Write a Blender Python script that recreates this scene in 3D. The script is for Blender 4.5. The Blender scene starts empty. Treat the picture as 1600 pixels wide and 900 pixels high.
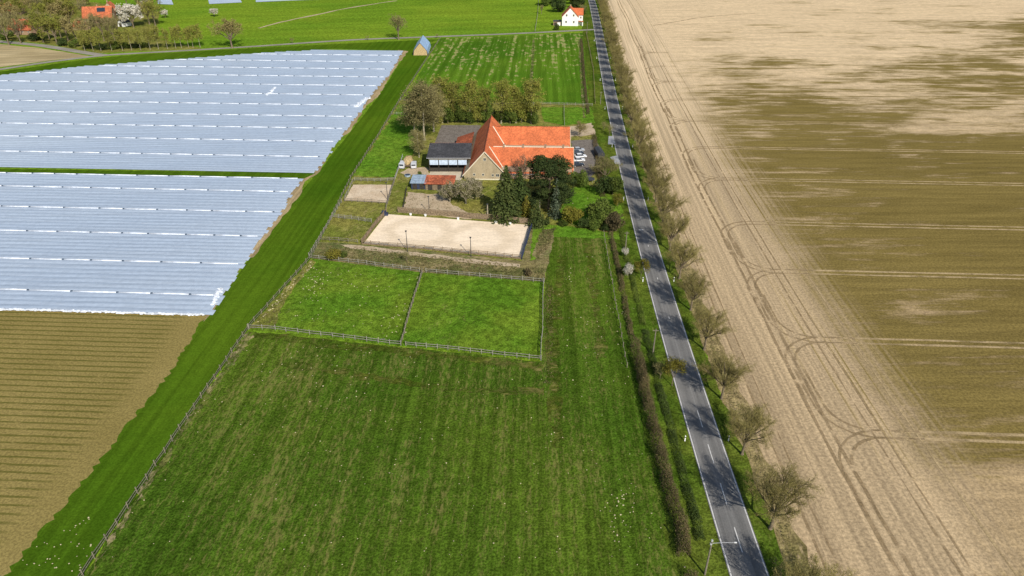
import bpy, bmesh, math, random
import numpy as np
from mathutils import Vector, Matrix

SC = bpy.context.scene
COL = SC.collection
R = math.radians

# ------------------------------------------------------------------ camera
H = 85.0                     # drone height in metres
FPX = 1067.0                 # focal length in pixels of a 1600 px wide frame
TP = 630.0 / FPX             # tangent of the downward pitch
PITCH = math.atan(TP)
cam = bpy.data.cameras.new('camera')
cam.sensor_width = 36.0
cam.lens = 36.0 * FPX / 1600.0
cam.clip_start = 0.5
cam.clip_end = 9000.0
camo = bpy.data.objects.new('camera', cam)
COL.objects.link(camo)
camo.location = (0, 0, H)
camo.rotation_euler = (math.pi / 2 - PITCH, 0, 0)
SC.camera = camo

# ------------------------------------------------------------------ sky, sun, exposure
SUN_EL = R(37.0)
sdir = Vector((0.42, -0.91, 0)).normalized()
SUN_VEC = Vector((sdir.x * math.cos(SUN_EL), sdir.y * math.cos(SUN_EL), math.sin(SUN_EL)))
world = bpy.data.worlds.new('World')
SC.world = world
world.use_nodes = True
wn = world.node_tree
wn.nodes.clear()
sky = wn.nodes.new('ShaderNodeTexSky')
sky.sky_type = 'NISHITA'
sky.sun_disc = False
sky.sun_elevation = SUN_EL
sky.sun_rotation = math.atan2(SUN_VEC.x, SUN_VEC.y)
sky.altitude = 100
bg = wn.nodes.new('ShaderNodeBackground')
bg.inputs['Strength'].default_value = 0.095
wo = wn.nodes.new('ShaderNodeOutputWorld')
wn.links.new(sky.outputs[0], bg.inputs[0])
wn.links.new(bg.outputs[0], wo.inputs[0])
sl = bpy.data.lights.new('sun', 'SUN')
sl.energy = 4.45
sl.angle = R(0.5)
sl.color = (1.0, 0.94, 0.85)
so = bpy.data.objects.new('sun', sl)
COL.objects.link(so)
so.rotation_euler = SUN_VEC.to_track_quat('Z', 'Y').to_euler()
vs = SC.view_settings
vs.view_transform = 'Standard'
vs.look = 'None'
vs.gamma = 1.0
vs.use_curve_mapping = False
vs.exposure = 0.12
SC.cycles.max_bounces = 6
SC.cycles.transparent_max_bounces = 8

# ------------------------------------------------------------------ survey helper
def G(px, py, z=0.0):
    """ground position of a survey mark of the aerial photograph"""
    u = py - 450.0 + FPX * TP
    k = (H - z)
    y = k * (FPX * (1 + TP * TP) / u - TP)
    x = (px - 800.0) * k / (u * math.cos(PITCH))
    return Vector((x, y, z))

def height_at(base_px, top_py):
    """height of a mast whose foot is at base_px and whose top is seen at row top_py"""
    b = G(*base_px)
    t = G(base_px[0], top_py)
    return H * (1 - b.y / t.y)

# ------------------------------------------------------------------ object helpers
def tag(o, label=None, cat=None, group=None, kind=None):
    if label: o['label'] = label
    if cat: o['category'] = cat
    if group: o['group'] = group
    if kind: o['kind'] = kind
    return o

def thing(name, label, cat, loc=(0, 0, 0), rz=0.0, group=None, sc=1.0):
    o = bpy.data.objects.new(name, None)
    o.empty_display_size = 0.5
    COL.objects.link(o)
    o.location = loc
    o.rotation_euler = (0, 0, rz)
    o.scale = (sc, sc, sc) if not isinstance(sc, tuple) else sc
    return tag(o, label, cat, group)

def link(name, me, m=None, parent=None, smooth=False):
    if m is not None and len(me.materials) == 0:
        me.materials.append(m)
    if smooth:
        me.polygons.foreach_set('use_smooth', [True] * len(me.polygons))
    o = bpy.data.objects.new(name, me)
    COL.objects.link(o)
    if parent: o.parent = parent
    return o

def mesh_np(name, V, F):
    V = np.asarray(V, dtype=np.float32)
    F = np.asarray(F, dtype=np.int32)
    k = F.shape[1]
    me = bpy.data.meshes.new(name)
    me.vertices.add(len(V))
    me.vertices.foreach_set('co', V.ravel())
    me.loops.add(F.size)
    me.loops.foreach_set('vertex_index', F.ravel())
    me.polygons.add(len(F))
    me.polygons.foreach_set('loop_start', np.arange(0, F.size, k, dtype=np.int32))
    me.polygons.foreach_set('loop_total', np.full(len(F), k, dtype=np.int32))
    me.update(calc_edges=True)
    return me

class MB:
    """collects simple shapes that end up as ONE mesh"""
    def __init__(s): s.v = []; s.f = []
    def poly(s, pts):
        n = len(s.v); s.v += [tuple(p) for p in pts]; s.f.append(tuple(range(n, n + len(pts)))); return s
    def box(s, x0, x1, y0, y1, z0, z1):
        n = len(s.v)
        s.v += [(x0,y0,z0),(x1,y0,z0),(x1,y1,z0),(x0,y1,z0),(x0,y0,z1),(x1,y0,z1),(x1,y1,z1),(x0,y1,z1)]
        s.f += [tuple(n + i for i in q) for q in ((0,3,2,1),(4,5,6,7),(0,1,5,4),(1,2,6,5),(2,3,7,6),(3,0,4,7))]
        return s
    def bar(s, a, b, w, h):
        """a board from a to b, w wide (sideways), h high"""
        a = Vector(a); b = Vector(b); d = (b - a).normalized()
        up = Vector((0, 0, 1)) if abs(d.z) < 0.95 else Vector((0, 1, 0))
        sx = d.cross(up).normalized(); sz = sx.cross(d).normalized()
        n = len(s.v)
        for p in (a, b):
            for i, j in ((-1,-1),(1,-1),(1,1),(-1,1)):
                s.v.append(tuple(p + sx * (i * w / 2) + sz * (j * h / 2)))
        s.f += [tuple(n + i for i in q) for q in ((0,1,5,4),(1,2,6,5),(2,3,7,6),(3,0,4,7),(0,3,2,1),(4,5,6,7))]
        return s
    def tube(s, pts, rads, k=8, cap=True):
        pts = [Vector(p) for p in pts]; n0 = len(s.v)
        for i, p in enumerate(pts):
            d = (pts[min(i+1, len(pts)-1)] - pts[max(i-1, 0)]).normalized()
            up = Vector((0, 0, 1)) if abs(d.z) < 0.9 else Vector((1, 0, 0))
            a = d.cross(up).normalized(); b = d.cross(a).normalized()
            for j in range(k):
                t = 2 * math.pi * j / k
                s.v.append(tuple(p + (a * math.cos(t) + b * math.sin(t)) * rads[i]))
        for i in range(len(pts) - 1):
            for j in range(k):
                s.f.append((n0+i*k+j, n0+i*k+(j+1)%k, n0+(i+1)*k+(j+1)%k, n0+(i+1)*k+j))
        if cap:
            s.f.append(tuple(n0 + j for j in range(k)))
            s.f.append(tuple(n0 + (len(pts)-1)*k + j for j in range(k-1, -1, -1)))
        return s
    def prism(s, prof, x0, x1, axis='x'):
        """closed profile of (a,b) pairs pulled from x0 to x1; axis x: (x,a,b); axis y: (a,y,b)"""
        n = len(s.v); k = len(prof)
        for x in (x0, x1):
            for a, b in prof:
                s.v.append((x, a, b) if axis == 'x' else (a, x, b))
        for j in range(k):
            s.f.append((n+j, n+(j+1)%k, n+k+(j+1)%k, n+k+j))
        s.f.append(tuple(range(n, n+k))); s.f.append(tuple(range(n+2*k-1, n+k-1, -1)))
        return s
    def blob(s, c, r, rng, k=7, rows=4, jit=0.2):
        n0 = len(s.v)
        for i in range(rows + 1):
            t = math.pi * i / rows
            for j in range(k):
                q = 2 * math.pi * j / k
                f = 1 + rng.uniform(-jit, jit)
                s.v.append((c[0]+r[0]*math.sin(t)*math.cos(q)*f, c[1]+r[1]*math.sin(t)*math.sin(q)*f, c[2]+r[2]*math.cos(t)*f))
        for i in range(rows):
            for j in range(k):
                s.f.append((n0+i*k+j, n0+(i+1)*k+j, n0+(i+1)*k+(j+1)%k, n0+i*k+(j+1)%k))
        return s
    def mesh(s, name):
        me = bpy.data.meshes.new(name)
        me.from_pydata(s.v, [], s.f)
        bm = bmesh.new(); bm.from_mesh(me)
        bmesh.ops.recalc_face_normals(bm, faces=bm.faces)
        bm.to_mesh(me); bm.free()
        return me
    def build(s, name, m, parent=None, smooth=False, label=None):
        o = link(name, s.mesh(name), m, parent, smooth)
        if label: o['label'] = label
        return o

ORD = ('first second third fourth fifth sixth seventh eighth ninth tenth eleventh twelfth thirteenth fourteenth '
       'fifteenth sixteenth seventeenth eighteenth nineteenth twentieth').split()
ORD += ['twenty-' + o for o in ORD[:9]] + ['thirtieth'] + ['thirty-' + o for o in ORD[:9]] + ['fortieth'] + ['forty-' + o for o in ORD[:9]]

# ------------------------------------------------------------------ materials
class NT:
    def __init__(s, name, rough=0.9, spec=0.2):
        s.m = bpy.data.materials.new(name); s.m.use_nodes = True
        s.t = s.m.node_tree; s.t.nodes.clear()
        s.out = s.t.nodes.new('ShaderNodeOutputMaterial')
        s.p = s.t.nodes.new('ShaderNodeBsdfPrincipled')
        s.p.inputs['Roughness'].default_value = rough
        s.p.inputs['Specular IOR Level'].default_value = spec
        s.t.links.new(s.p.outputs[0], s.out.inputs[0])
    def l(s, a, b): s.t.links.new(a, b)
    def sock(s, inp, v):
        if hasattr(v, 'node'): s.l(v, inp)
        elif isinstance(v, (tuple, list)) and len(v) == 3 and inp.type == 'RGBA': inp.default_value = (*v, 1)
        else: inp.default_value = v
    def coord(s, kind='Object', sc=(1, 1, 1), rz=0.0):
        c = s.t.nodes.new('ShaderNodeTexCoord')
        v = c.outputs[kind]
        if rz:
            q = s.t.nodes.new('ShaderNodeMapping'); q.inputs['Rotation'].default_value = (0, 0, rz)
            s.l(v, q.inputs[0]); v = q.outputs[0]
        if tuple(sc) != (1, 1, 1):
            q = s.t.nodes.new('ShaderNodeMapping'); q.inputs['Scale'].default_value = sc
            s.l(v, q.inputs[0]); v = q.outputs[0]
        return v
    def noise(s, v, scale=1.0, detail=3, rough=0.6, dist=0.0):
        n = s.t.nodes.new('ShaderNodeTexNoise')
        s.l(v, n.inputs['Vector'])
        n.inputs['Scale'].default_value = scale; n.inputs['Detail'].default_value = detail
        n.inputs['Roughness'].default_value = rough; n.inputs['Distortion'].default_value = dist
        return n.outputs['Fac']
    def voro(s, v, scale=1.0):
        n = s.t.nodes.new('ShaderNodeTexVoronoi'); s.l(v, n.inputs['Vector']); n.inputs['Scale'].default_value = scale
        return n
    def math(s, op, a, b=0.0, c=0.0):
        n = s.t.nodes.new('ShaderNodeMath'); n.operation = op
        for i, v in enumerate((a, b, c)): s.sock(n.inputs[i], v)
        return n.outputs[0]
    def step(s, v, a, b, lo=0.0, hi=1.0):
        n = s.t.nodes.new('ShaderNodeMapRange'); n.interpolation_type = 'SMOOTHSTEP'
        s.sock(n.inputs['Value'], v)
        n.inputs['From Min'].default_value = a; n.inputs['From Max'].default_value = b
        n.inputs['To Min'].default_value = lo; n.inputs['To Max'].default_value = hi
        return n.outputs[0]
    def mix(s, f, a, b, blend='MIX'):
        n = s.t.nodes.new('ShaderNodeMix'); n.data_type = 'RGBA'; n.blend_type = blend
        s.sock(n.inputs[0], f); s.sock(n.inputs[6], a); s.sock(n.inputs[7], b)
        return n.outputs[2]
    def ramp(s, f, stops, interp='LINEAR'):
        n = s.t.nodes.new('ShaderNodeValToRGB'); s.l(f, n.inputs[0])
        n.color_ramp.interpolation = interp
        e = n.color_ramp.elements
        while len(e) < len(stops): e.new(0.5)
        for i, (p, c) in enumerate(stops):
            e[i].position = p; e[i].color = (*c, 1) if len(c) == 3 else c
        return n.outputs[0]
    def gain(s, col, f, lo, hi):
        """multiply colour by a grey that runs lo..hi with f (0.3..0.7)"""
        k = s.step(f, 0.37, 0.63, lo, hi)
        c = s.t.nodes.new('ShaderNodeCombineXYZ')
        for i in range(3): s.l(k, c.inputs[i])
        return s.mix(1.0, col, c.outputs[0], 'MULTIPLY')
    def xyz(s, v):
        n = s.t.nodes.new('ShaderNodeSeparateXYZ'); s.l(v, n.inputs[0]); return n.outputs
    def bump(s, h, strength=0.4, dist=0.1):
        b = s.t.nodes.new('ShaderNodeBump'); b.inputs['Strength'].default_value = strength
        b.inputs['Distance'].default_value = dist
        s.l(h, b.inputs['Height']); s.l(b.outputs[0], s.p.inputs['Normal'])
    def done(s, col):
        s.sock(s.p.inputs['Base Color'], col); return s.m

def plain(name, c, var=0.25, scale=3.0, rough=0.8, spec=0.25, bump=0.0, metal=0.0):
    n = NT(name, rough, spec)
    v = n.coord()
    f = n.noise(v, scale, 4)
    col = n.gain(n.mix(0.0, c, c), f, 1 - var, 1 + var)
    if bump: n.bump(f, bump, 0.05)
    n.p.inputs['Metallic'].default_value = metal
    return n.done(col)

def leafy(name, c1, c2, scale=0.5, trans=0.25, rnd=0.3):
    """leaf / needle colour: clumps of two greens plus a change from plant to plant"""
    n = NT(name, 0.75, 0.15)
    v = n.coord()
    f = n.noise(v, scale, 2)
    f2 = n.noise(v, scale * 9, 2)
    col = n.mix(n.step(f, 0.35, 0.65), c1, c2)
    col = n.gain(col, f2, 0.65, 1.35)
    oi = n.t.nodes.new('ShaderNodeObjectInfo')
    hs = n.t.nodes.new('ShaderNodeHueSaturation')
    n.l(n.step(oi.outputs['Random'], 0, 1, 1 - rnd, 1 + rnd), hs.inputs['Value'])
    n.l(col, hs.inputs['Color'])
    n.sock(n.p.inputs['Base Color'], hs.outputs[0])
    if trans:
        tr = n.t.nodes.new('ShaderNodeBsdfTranslucent'); n.l(hs.outputs[0], tr.inputs[0])
        mx = n.t.nodes.new('ShaderNodeMixShader'); mx.inputs[0].default_value = trans
        n.l(n.p.outputs[0], mx.inputs[1]); n.l(tr.outputs[0], mx.inputs[2]); n.l(mx.outputs[0], n.out.inputs[0])
    return n.m

def grass(name, c1, c2, dry=(0.30, 0.24, 0.10), dry_amt=0.3, ang=0.0, stripe=0.25, sw=3.0, patch=0.05, fine=0.35, dry_streak=True, midg=0.25, bmp=0.45, dmax=None):
    """grass seen from the air: patches, mowing stripes along 'ang', dry straw flecks, fine mottling"""
    n = NT(name, 0.95, 0.0)
    v = n.coord()
    big = n.noise(v, patch, 4, 0.6)
    mid = n.noise(v, 0.55, 4, 0.65, 0.4)
    fin = n.noise(v, 2.6, 3, 0.7)
    vs_ = n.coord('Object', (1.0 / sw, 0.012, 1), ang)
    st = n.noise(vs_, 1.0, 3, 0.6)
    col = n.mix(n.step(big, 0.35, 0.65), c1, c2)
    col = n.gain(col, st, 1 - stripe, 1 + stripe)
    col = n.gain(col, mid, 1 - midg, 1 + midg)
    col = n.gain(col, fin, 1 - fine, 1 + fine)
    # dry straw: flecks that gather in patches and along the stripes
    vd = n.coord('Object', (1.6, 0.42, 1), ang) if dry_streak else v
    fl = n.noise(vd, 1.3, 5, 0.75, 0.6)
    pm = n.noise(v, patch * 1.7, 3, 0.6)
    vs2 = n.coord('Object', (1.0 / (sw * 1.7), 0.02, 1), ang)
    s2 = n.noise(vs2, 1.0, 2, 0.6)
    k = n.math('ADD', n.math('MULTIPLY', pm, 0.55), n.math('MULTIPLY', s2, 0.45))
    k = n.math('ADD', n.math('MULTIPLY', k, 0.45), n.math('MULTIPLY', fl, 0.55))
    th = 0.60 - 0.16 * dry_amt
    col = n.mix(n.math('MULTIPLY', n.step(k, th, th + 0.12), dmax or min(0.95, 0.5 + dry_amt * 0.4)), col, dry)
    n.bump(n.math('ADD', fin, n.math('MULTIPLY', mid, 2.0)), bmp, 0.25)
    return n.done(col)

M = {}
M['meadow'] = grass('meadow_grass', (0.125, 0.225, 0.016), (0.175, 0.262, 0.020), (0.30, 0.29, 0.09), 0.10, R(80), 0.10, 9, 0.012)
M['pasture'] = grass('pasture_grass', (0.047, 0.094, 0.008), (0.072, 0.117, 0.011), (0.27, 0.235, 0.075), 0.66, R(2), 0.21, 1.2, 0.02, 0.38, True, 0.16, 0.5, 0.52)
M['strip'] = grass('young_grass_strip', (0.052, 0.112, 0.006), (0.076, 0.136, 0.008), (0.14, 0.17, 0.03), -0.6, R(2), 0.14, 1.6, 0.02, 0.16, True, 0.07, 0.15)
M['paddock'] = grass('paddock_grass', (0.080, 0.165, 0.012), (0.130, 0.200, 0.018), (0.30, 0.28, 0.09), 0.30, R(20), 0.08, 4, 0.06)
M['rough'] = grass('rough_grass', (0.135, 0.160, 0.026), (0.21, 0.195, 0.046), (0.44, 0.34, 0.16), 0.5, R(30), 0.08, 4, 0.07)
M['scrub'] = grass('dry_bank_grass', (0.095, 0.115, 0.032), (0.19, 0.16, 0.065), (0.36, 0.28, 0.15), 0.75, R(75), 0.10, 3, 0.10)
M['verge'] = grass('verge_grass', (0.058, 0.104, 0.010), (0.105, 0.135, 0.018), (0.25, 0.215, 0.08), 0.25, R(4), 0.10, 2, 0.06)
M['deadverge'] = grass('dead_verge_grass', (0.17, 0.145, 0.055), (0.27, 0.21, 0.10), (0.45, 0.34, 0.20), 0.6, R(4), 0.15, 2, 0.06)
M['garden'] = grass('garden_grass', (0.085, 0.185, 0.014), (0.125, 0.215, 0.020), (0.30, 0.27, 0.10), 0.0, R(15), 0.06, 3, 0.08)

def far_field():
    n = NT('patchy_grass', 0.95, 0.0)
    v = n.coord()
    a = R(2.6)
    st = n.noise(n.coord('Object', (0.45, 0.012, 1), a), 1.0, 3, 0.6)
    fl = n.noise(n.coord('Object', (0.30, 0.16, 1), a), 1.0, 4, 0.65)
    big = n.noise(v, 0.02, 3)
    fin = n.noise(v, 1.6, 3, 0.7)
    col = n.mix(n.step(big, 0.35, 0.65), (0.062, 0.145, 0.010), (0.098, 0.185, 0.014))
    col = n.gain(col, st, 0.8, 1.2); col = n.gain(col, fin, 0.75, 1.25)
    y = n.xyz(v)[1]
    k = n.math('ADD', n.math('MULTIPLY', st, 0.42), n.math('MULTIPLY', fl, 0.58))
    k = n.math('ADD', k, n.step(y, 300, 420, -0.05, 0.035))
    col = n.mix(n.step(k, 0.56, 0.61, 0, 0.75), col, (0.38, 0.33, 0.14))
    n.bump(fin, 0.3, 0.2)
    return n.done(col)
M['farfield'] = far_field()

def soil(name, c1, c2, scale=0.2, streak=None, fine=0.2):
    n = NT(name, 0.95, 0.0)
    v = n.coord()
    f = n.noise(v, scale, 5, 0.6); fi = n.noise(v, 2.2, 4, 0.7)
    col = n.mix(n.step(f, 0.3, 0.7), c1, c2)
    if streak:
        s = n.noise(n.coord('Object', (1.0 / streak[0], 0.02, 1), streak[1]), 1.0, 3)
        col = n.gain(col, s, 0.82, 1.18)
    col = n.gain(col, fi, 1 - fine, 1 + fine)
    n.bump(fi, 0.4, 0.12)
    return n.done(col)
M['tan'] = soil('bare_tan_soil', (0.30, 0.225, 0.115), (0.38, 0.29, 0.16), 0.15, (1.5, R(2)))
M['worn'] = grass('worn_fence_edge', (0.075, 0.115, 0.02), (0.17, 0.165, 0.05), (0.46, 0.36, 0.21), 0.75, R(2), 0.1, 2.0, 0.12)
M['path'] = soil('trodden_soil', (0.40, 0.31, 0.20), (0.50, 0.40, 0.27), 0.3)
def riding_sand(c, ax, hl, hw):
    # sand, trodden darker along the track the horses take round the arena
    n = NT('pale_riding_sand', 0.95, 0.0); v = n.coord()
    mp = n.t.nodes.new('ShaderNodeVectorMath'); mp.operation = 'SUBTRACT'; n.l(v, mp.inputs[0]); mp.inputs[1].default_value = (c.x, c.y, 0)
    ro = n.t.nodes.new('ShaderNodeMapping'); ro.inputs['Rotation'].default_value = (0, 0, -ax); n.l(mp.outputs[0], ro.inputs[0])
    q = n.xyz(ro.outputs[0]); wob = n.noise(v, 0.12, 4)
    dx = n.math('ABSOLUTE', n.math('MULTIPLY', n.math('ABSOLUTE', n.math('SUBTRACT', n.math('ABSOLUTE', q[0]), hl * 0.42)), 1 / (hl * 0.45)))
    dy = n.math('MULTIPLY', q[1], 1 / (hw * 0.72))
    r = n.math('SQRT', n.math('ADD', n.math('MULTIPLY', dx, dx), n.math('MULTIPLY', dy, dy)))
    r = n.math('ADD', r, n.math('MULTIPLY', n.math('SUBTRACT', wob, 0.5), 0.7))
    ring = n.step(n.math('ABSOLUTE', n.math('SUBTRACT', r, 0.9)), 0.05, 0.35, 1.0, 0.0)
    fi = n.noise(v, 1.6, 4, 0.7); md = n.noise(n.coord('Object', (0.35, 1.2, 1), 0.1), 0.6, 4, 0.65)
    col = n.mix(n.math('MULTIPLY', ring, 0.55), (0.86, 0.71, 0.52), (0.66, 0.525, 0.355))
    col = n.gain(col, md, 0.93, 1.06); col = n.gain(col, fi, 0.92, 1.06); n.bump(fi, 0.4, 0.06)
    return n.done(col)

M['sand2'] = soil('trampled_sand', (0.50, 0.38, 0.25), (0.66, 0.54, 0.39), 0.22, None, 0.15)
M['stubble'] = soil('stubble_field_soil', (0.36, 0.285, 0.15), (0.46, 0.37, 0.21), 0.04, (3.0, R(78)), 0.12)
M['track_dark'] = soil('pressed_dark_soil', (0.27, 0.195, 0.105), (0.36, 0.265, 0.15), 0.3)
M['track_pale'] = soil('pressed_pale_soil', (0.38, 0.285, 0.15), (0.46, 0.345, 0.19), 0.3)
M['yard'] = soil('yard_paving', (0.155, 0.135, 0.115), (0.21, 0.185, 0.16), 0.5, None, 0.25)
M['apron'] = soil('concrete_apron', (0.50, 0.42, 0.30), (0.58, 0.50, 0.38), 0.4, None, 0.12)
M['lane'] = soil('lane_asphalt', (0.25, 0.23, 0.19), (0.33, 0.305, 0.26), 0.1, None, 0.12)
M['layby'] = soil('pale_asphalt', (0.30, 0.31, 0.32), (0.37, 0.38, 0.39), 0.3, None, 0.1)

def asphalt():
    n = NT('road_asphalt', 0.85, 0.25)
    uv = n.coord('UV')
    v = n.coord()
    s = n.xyz(uv)[0]
    f = n.noise(v, 6.0, 3, 0.7); g = n.noise(v, 0.12, 4)
    lng = n.noise(n.coord('UV', (1.4, 0.015, 1)), 1.0, 3)
    col = n.mix(n.step(g, 0.3, 0.7), (0.165, 0.162, 0.155), (0.205, 0.198, 0.186))
    w = n.math('ABSOLUTE', n.math('SUBTRACT', n.math('ABSOLUTE', s), 1.4))
    col = n.gain(col, n.step(w, 0.1, 0.8, 0.42, 0.5), 0.8, 1.2)
    col = n.gain(col, lng, 0.86, 1.12); col = n.gain(col, f, 0.88, 1.12)
    n.bump(f, 0.2, 0.02)
    return n.done(col)
M['asphalt'] = asphalt()
def paint():
    n = NT('worn_white_paint', 0.6, 0.3)
    f = n.noise(n.coord(), 1.6, 4, 0.7)
    return n.done(n.mix(n.step(f, 0.33, 0.45), (0.30, 0.29, 0.27), (0.66, 0.65, 0.62)))
M['paint'] = paint()

def film():
    n = NT('plastic_film', 0.38, 0.5)
    v = n.coord()
    st = n.noise(n.coord('Object', (0.012, 0.9, 1), R(-3)), 1.0, 4, 0.7)
    big = n.noise(n.coord('Object', (0.006, 0.03, 1), R(-3)), 1.0, 3)
    fi = n.noise(v, 0.8, 4, 0.7)
    wr = n.noise(n.coord('Object', (0.12, 1.5, 1), R(-3)), 1.0, 3, 0.7)
    col = n.mix(n.step(big, 0.3, 0.7), (0.375, 0.450, 0.550), (0.455, 0.525, 0.605))
    col = n.gain(col, st, 0.92, 1.08)
    col = n.mix(n.step(wr, 0.66, 0.76, 0, 0.5), col, (0.74, 0.78, 0.84))
    col = n.gain(col, fi, 0.95, 1.05)
    n.bump(n.math('ADD', fi, wr), 0.2, 0.06)
    return n.done(col)
M['film'] = film()
M['seam'] = plain('folded_film', (0.66, 0.70, 0.76), 0.15, 0.9, 0.45, 0.4)
M['sandbag'] = plain('sandbag_cloth', (0.06, 0.085, 0.12), 0.3, 2.0)

def rows():
    n = NT('row_crop_soil', 0.95, 0.0)
    v = n.coord()
    big = n.noise(v, 0.03, 4); fi = n.noise(v, 2.4, 4, 0.7); md = n.noise(v, 0.5, 4, 0.65)
    soilc = n.mix(n.step(big, 0.3, 0.7), (0.222, 0.174, 0.055), (0.282, 0.220, 0.076))
    soilc = n.gain(soilc, fi, 0.78, 1.22)
    uv = n.xyz(n.coord('UV'))
    wob = n.math('MULTIPLY', n.math('SUBTRACT', n.noise(n.coord('Object', (0.15, 1.0, 1)), 1.0, 3), 0.5), 0.5)
    ph = n.math('FRACT', n.math('DIVIDE', n.math('ADD', uv[1], wob), 1.72))
    line = n.step(n.math('ABSOLUTE', n.math('SUBTRACT', ph, 0.5)), 0.08, 0.19, 1.0, 0.0)
    gap = n.noise(n.coord('Object', (0.25, 1.2, 1)), 1.0, 4, 0.7)
    edge = n.step(uv[0], 2.5, 8.0)           # rows fade out on the headland along the strip
    line = n.math('MULTIPLY', n.math('MULTIPLY', line, n.step(gap, 0.32, 0.46)), edge)
    col = n.mix(n.math('MULTIPLY', line, 0.66), soilc, (0.072, 0.078, 0.011))
    n.bump(n.math('ADD', n.math('MULTIPLY', ph, 0.0), n.math('ADD', fi, md)), 0.4, 0.2)
    return n.done(col)
M['rows'] = rows()

def crop():
    """big arable field right of the road; UV = metres from the road axis, metres along it"""
    n = NT('arable_soil_with_seedlings', 0.95, 0.0)
    uv = n.coord('UV'); q = n.xyz(uv); s, t = q[0], q[1]
    v = n.coord()
    fi = n.noise(v, 1.8, 4, 0.7)
    md = n.noise(v, 0.25, 4, 0.6)
    rw = n.noise(n.coord('UV', (0.022, 0.40, 1)), 1.0, 6, 0.75)       # sowing rows, run away from the road
    rw2 = n.noise(n.coord('UV', (0.011, 0.055, 1)), 1.0, 6, 0.72, 0.5)
    bl = n.noise(n.coord('UV', (0.013, 0.018, 1)), 1.0, 3, 0.55)
    ln = n.noise(n.coord('UV', (1.1, 0.006, 1)), 1.0, 4, 0.7)         # headland drill lines, run along the road
    ln2 = n.noise(n.coord('UV', (0.16, 0.006, 1)), 1.0, 3, 0.6)
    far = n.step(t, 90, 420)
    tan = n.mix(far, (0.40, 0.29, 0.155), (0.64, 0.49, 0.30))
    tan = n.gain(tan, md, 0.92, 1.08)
    olive = n.mix(n.step(rw2, 0.35, 0.65), (0.170, 0.127, 0.038), (0.204, 0.153, 0.048))
    # cover: how much seedling green hides the soil
    ramp = n.ramp(n.math('DIVIDE', t, 700.0), [(0.0, (0.05,)*3), (0.112, (0.10,)*3), (0.128, (0.80,)*3), (0.30, (0.86,)*3), (0.34, (0.86,)*3), (0.375, (0.76,)*3),
                                               (0.43, (0.60,)*3), (0.56, (0.46,)*3), (0.61, (0.22,)*3), (0.70, (0.08,)*3), (1.0, (0.03,)*3)])
    sw = n.math('ADD', n.math('MULTIPLY', rw2, 0.9), n.math('ADD', n.math('MULTIPLY', bl, 0.9), n.math('MULTIPLY', rw, 1.15)))
    mot = n.noise(n.coord('UV', (0.05, 0.14, 1)), 1.0, 5, 0.7, 0.4)
    sw = n.math('ADD', sw, n.math('MULTIPLY', mot, 0.8))
    sw = n.math('MULTIPLY', n.math('SUBTRACT', sw, 1.875), 1.7)
    cov = n.math('ADD', ramp, sw)
    fr = n.math('MULTIPLY', n.step(s, 150, 330), n.step(n.math('ABSOLUTE', n.math('SUBTRACT', t, 480.0)), 30, 80, 0.55, 0.0))
    cov = n.math('ADD', cov, fr)
    fe = n.math('MULTIPLY', n.step(s, 110, 190), n.step(n.math('ABSOLUTE', n.math('SUBTRACT', t, 285.0)), 12, 40, 0.45, 0.0))
    cov = n.math('SUBTRACT', cov, fe)
    cov = n.math('SUBTRACT', cov, n.math('MULTIPLY', n.step(s, 38, 75, 0.32, 0.0), n.step(t, 150, 330)))
    cov = n.step(cov, 0.22, 0.72)
    inner = n.mix(cov, tan, olive)
    inner = n.gain(inner, rw, 0.84, 1.16)
    # headland
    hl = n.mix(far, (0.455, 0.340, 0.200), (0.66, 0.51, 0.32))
    hl = n.gain(hl, ln2, 0.88, 1.10)
    hl = n.gain(hl, ln, 0.80, 1.14)
    ol2 = n.math('MULTIPLY', n.step(ln, 0.52, 0.66), n.step(s, 19, 33, 0.1, 0.92))
    ol2 = n.math('MULTIPLY', ol2, n.math('MULTIPLY', n.step(t, 75, 110), n.step(t, 250, 360, 1.0, 0.2)))
    hl = n.mix(ol2, hl, (0.205, 0.150, 0.048))
    edge = n.math('ADD', s, n.math('MULTIPLY', n.math('SUBTRACT', ln, 0.5), 26.0))
    edge = n.math('ADD', edge, n.math('MULTIPLY', n.math('SUBTRACT', rw2, 0.5), 14.0))
    col = n.mix(n.step(edge, 30.0, 48.0), hl, inner)
    col = n.gain(col, fi, 0.78, 1.20)
    n.bump(n.math('ADD', fi, n.math('ADD', n.math('MULTIPLY', ln, 0.6), rw)), 0.4, 0.2)
    return n.done(col)
M['crop'] = crop()

def tiles(name, c, var=0.16):
    n = NT(name, 0.75, 0.25)
    v = n.coord()
    f = n.noise(v, 2.2, 4, 0.8); g = n.noise(v, 0.25, 3)
    vr = n.voro(v, 2.6)
    col = n.mix(0.0, c, c)
    col = n.gain(col, g, 1 - var * 0.7, 1 + var * 0.7); col = n.gain(col, f, 1 - var, 1 + var)
    col = n.gain(col, n.step(vr.outputs['Color'], 0, 1, 0.35, 0.65), 1 - var, 1 + var * 0.8)
    n.bump(f, 0.3, 0.05)
    return n.done(col)
M['roof'] = tiles('orange_clay_tiles', (0.53, 0.142, 0.052))
M['roof_village'] = tiles('weathered_orange_tiles', (0.44, 0.125, 0.052), 0.25)
M['roof_old'] = tiles('old_red_tiles', (0.37, 0.100, 0.045), 0.3)
M['slate'] = tiles('dark_fibre_cement', (0.058, 0.058, 0.062), 0.25)
M['metal'] = plain('blue_grey_sheet_metal', (0.30, 0.38, 0.46), 0.2, 1.2, 0.45, 0.5)
M['render'] = None
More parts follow.
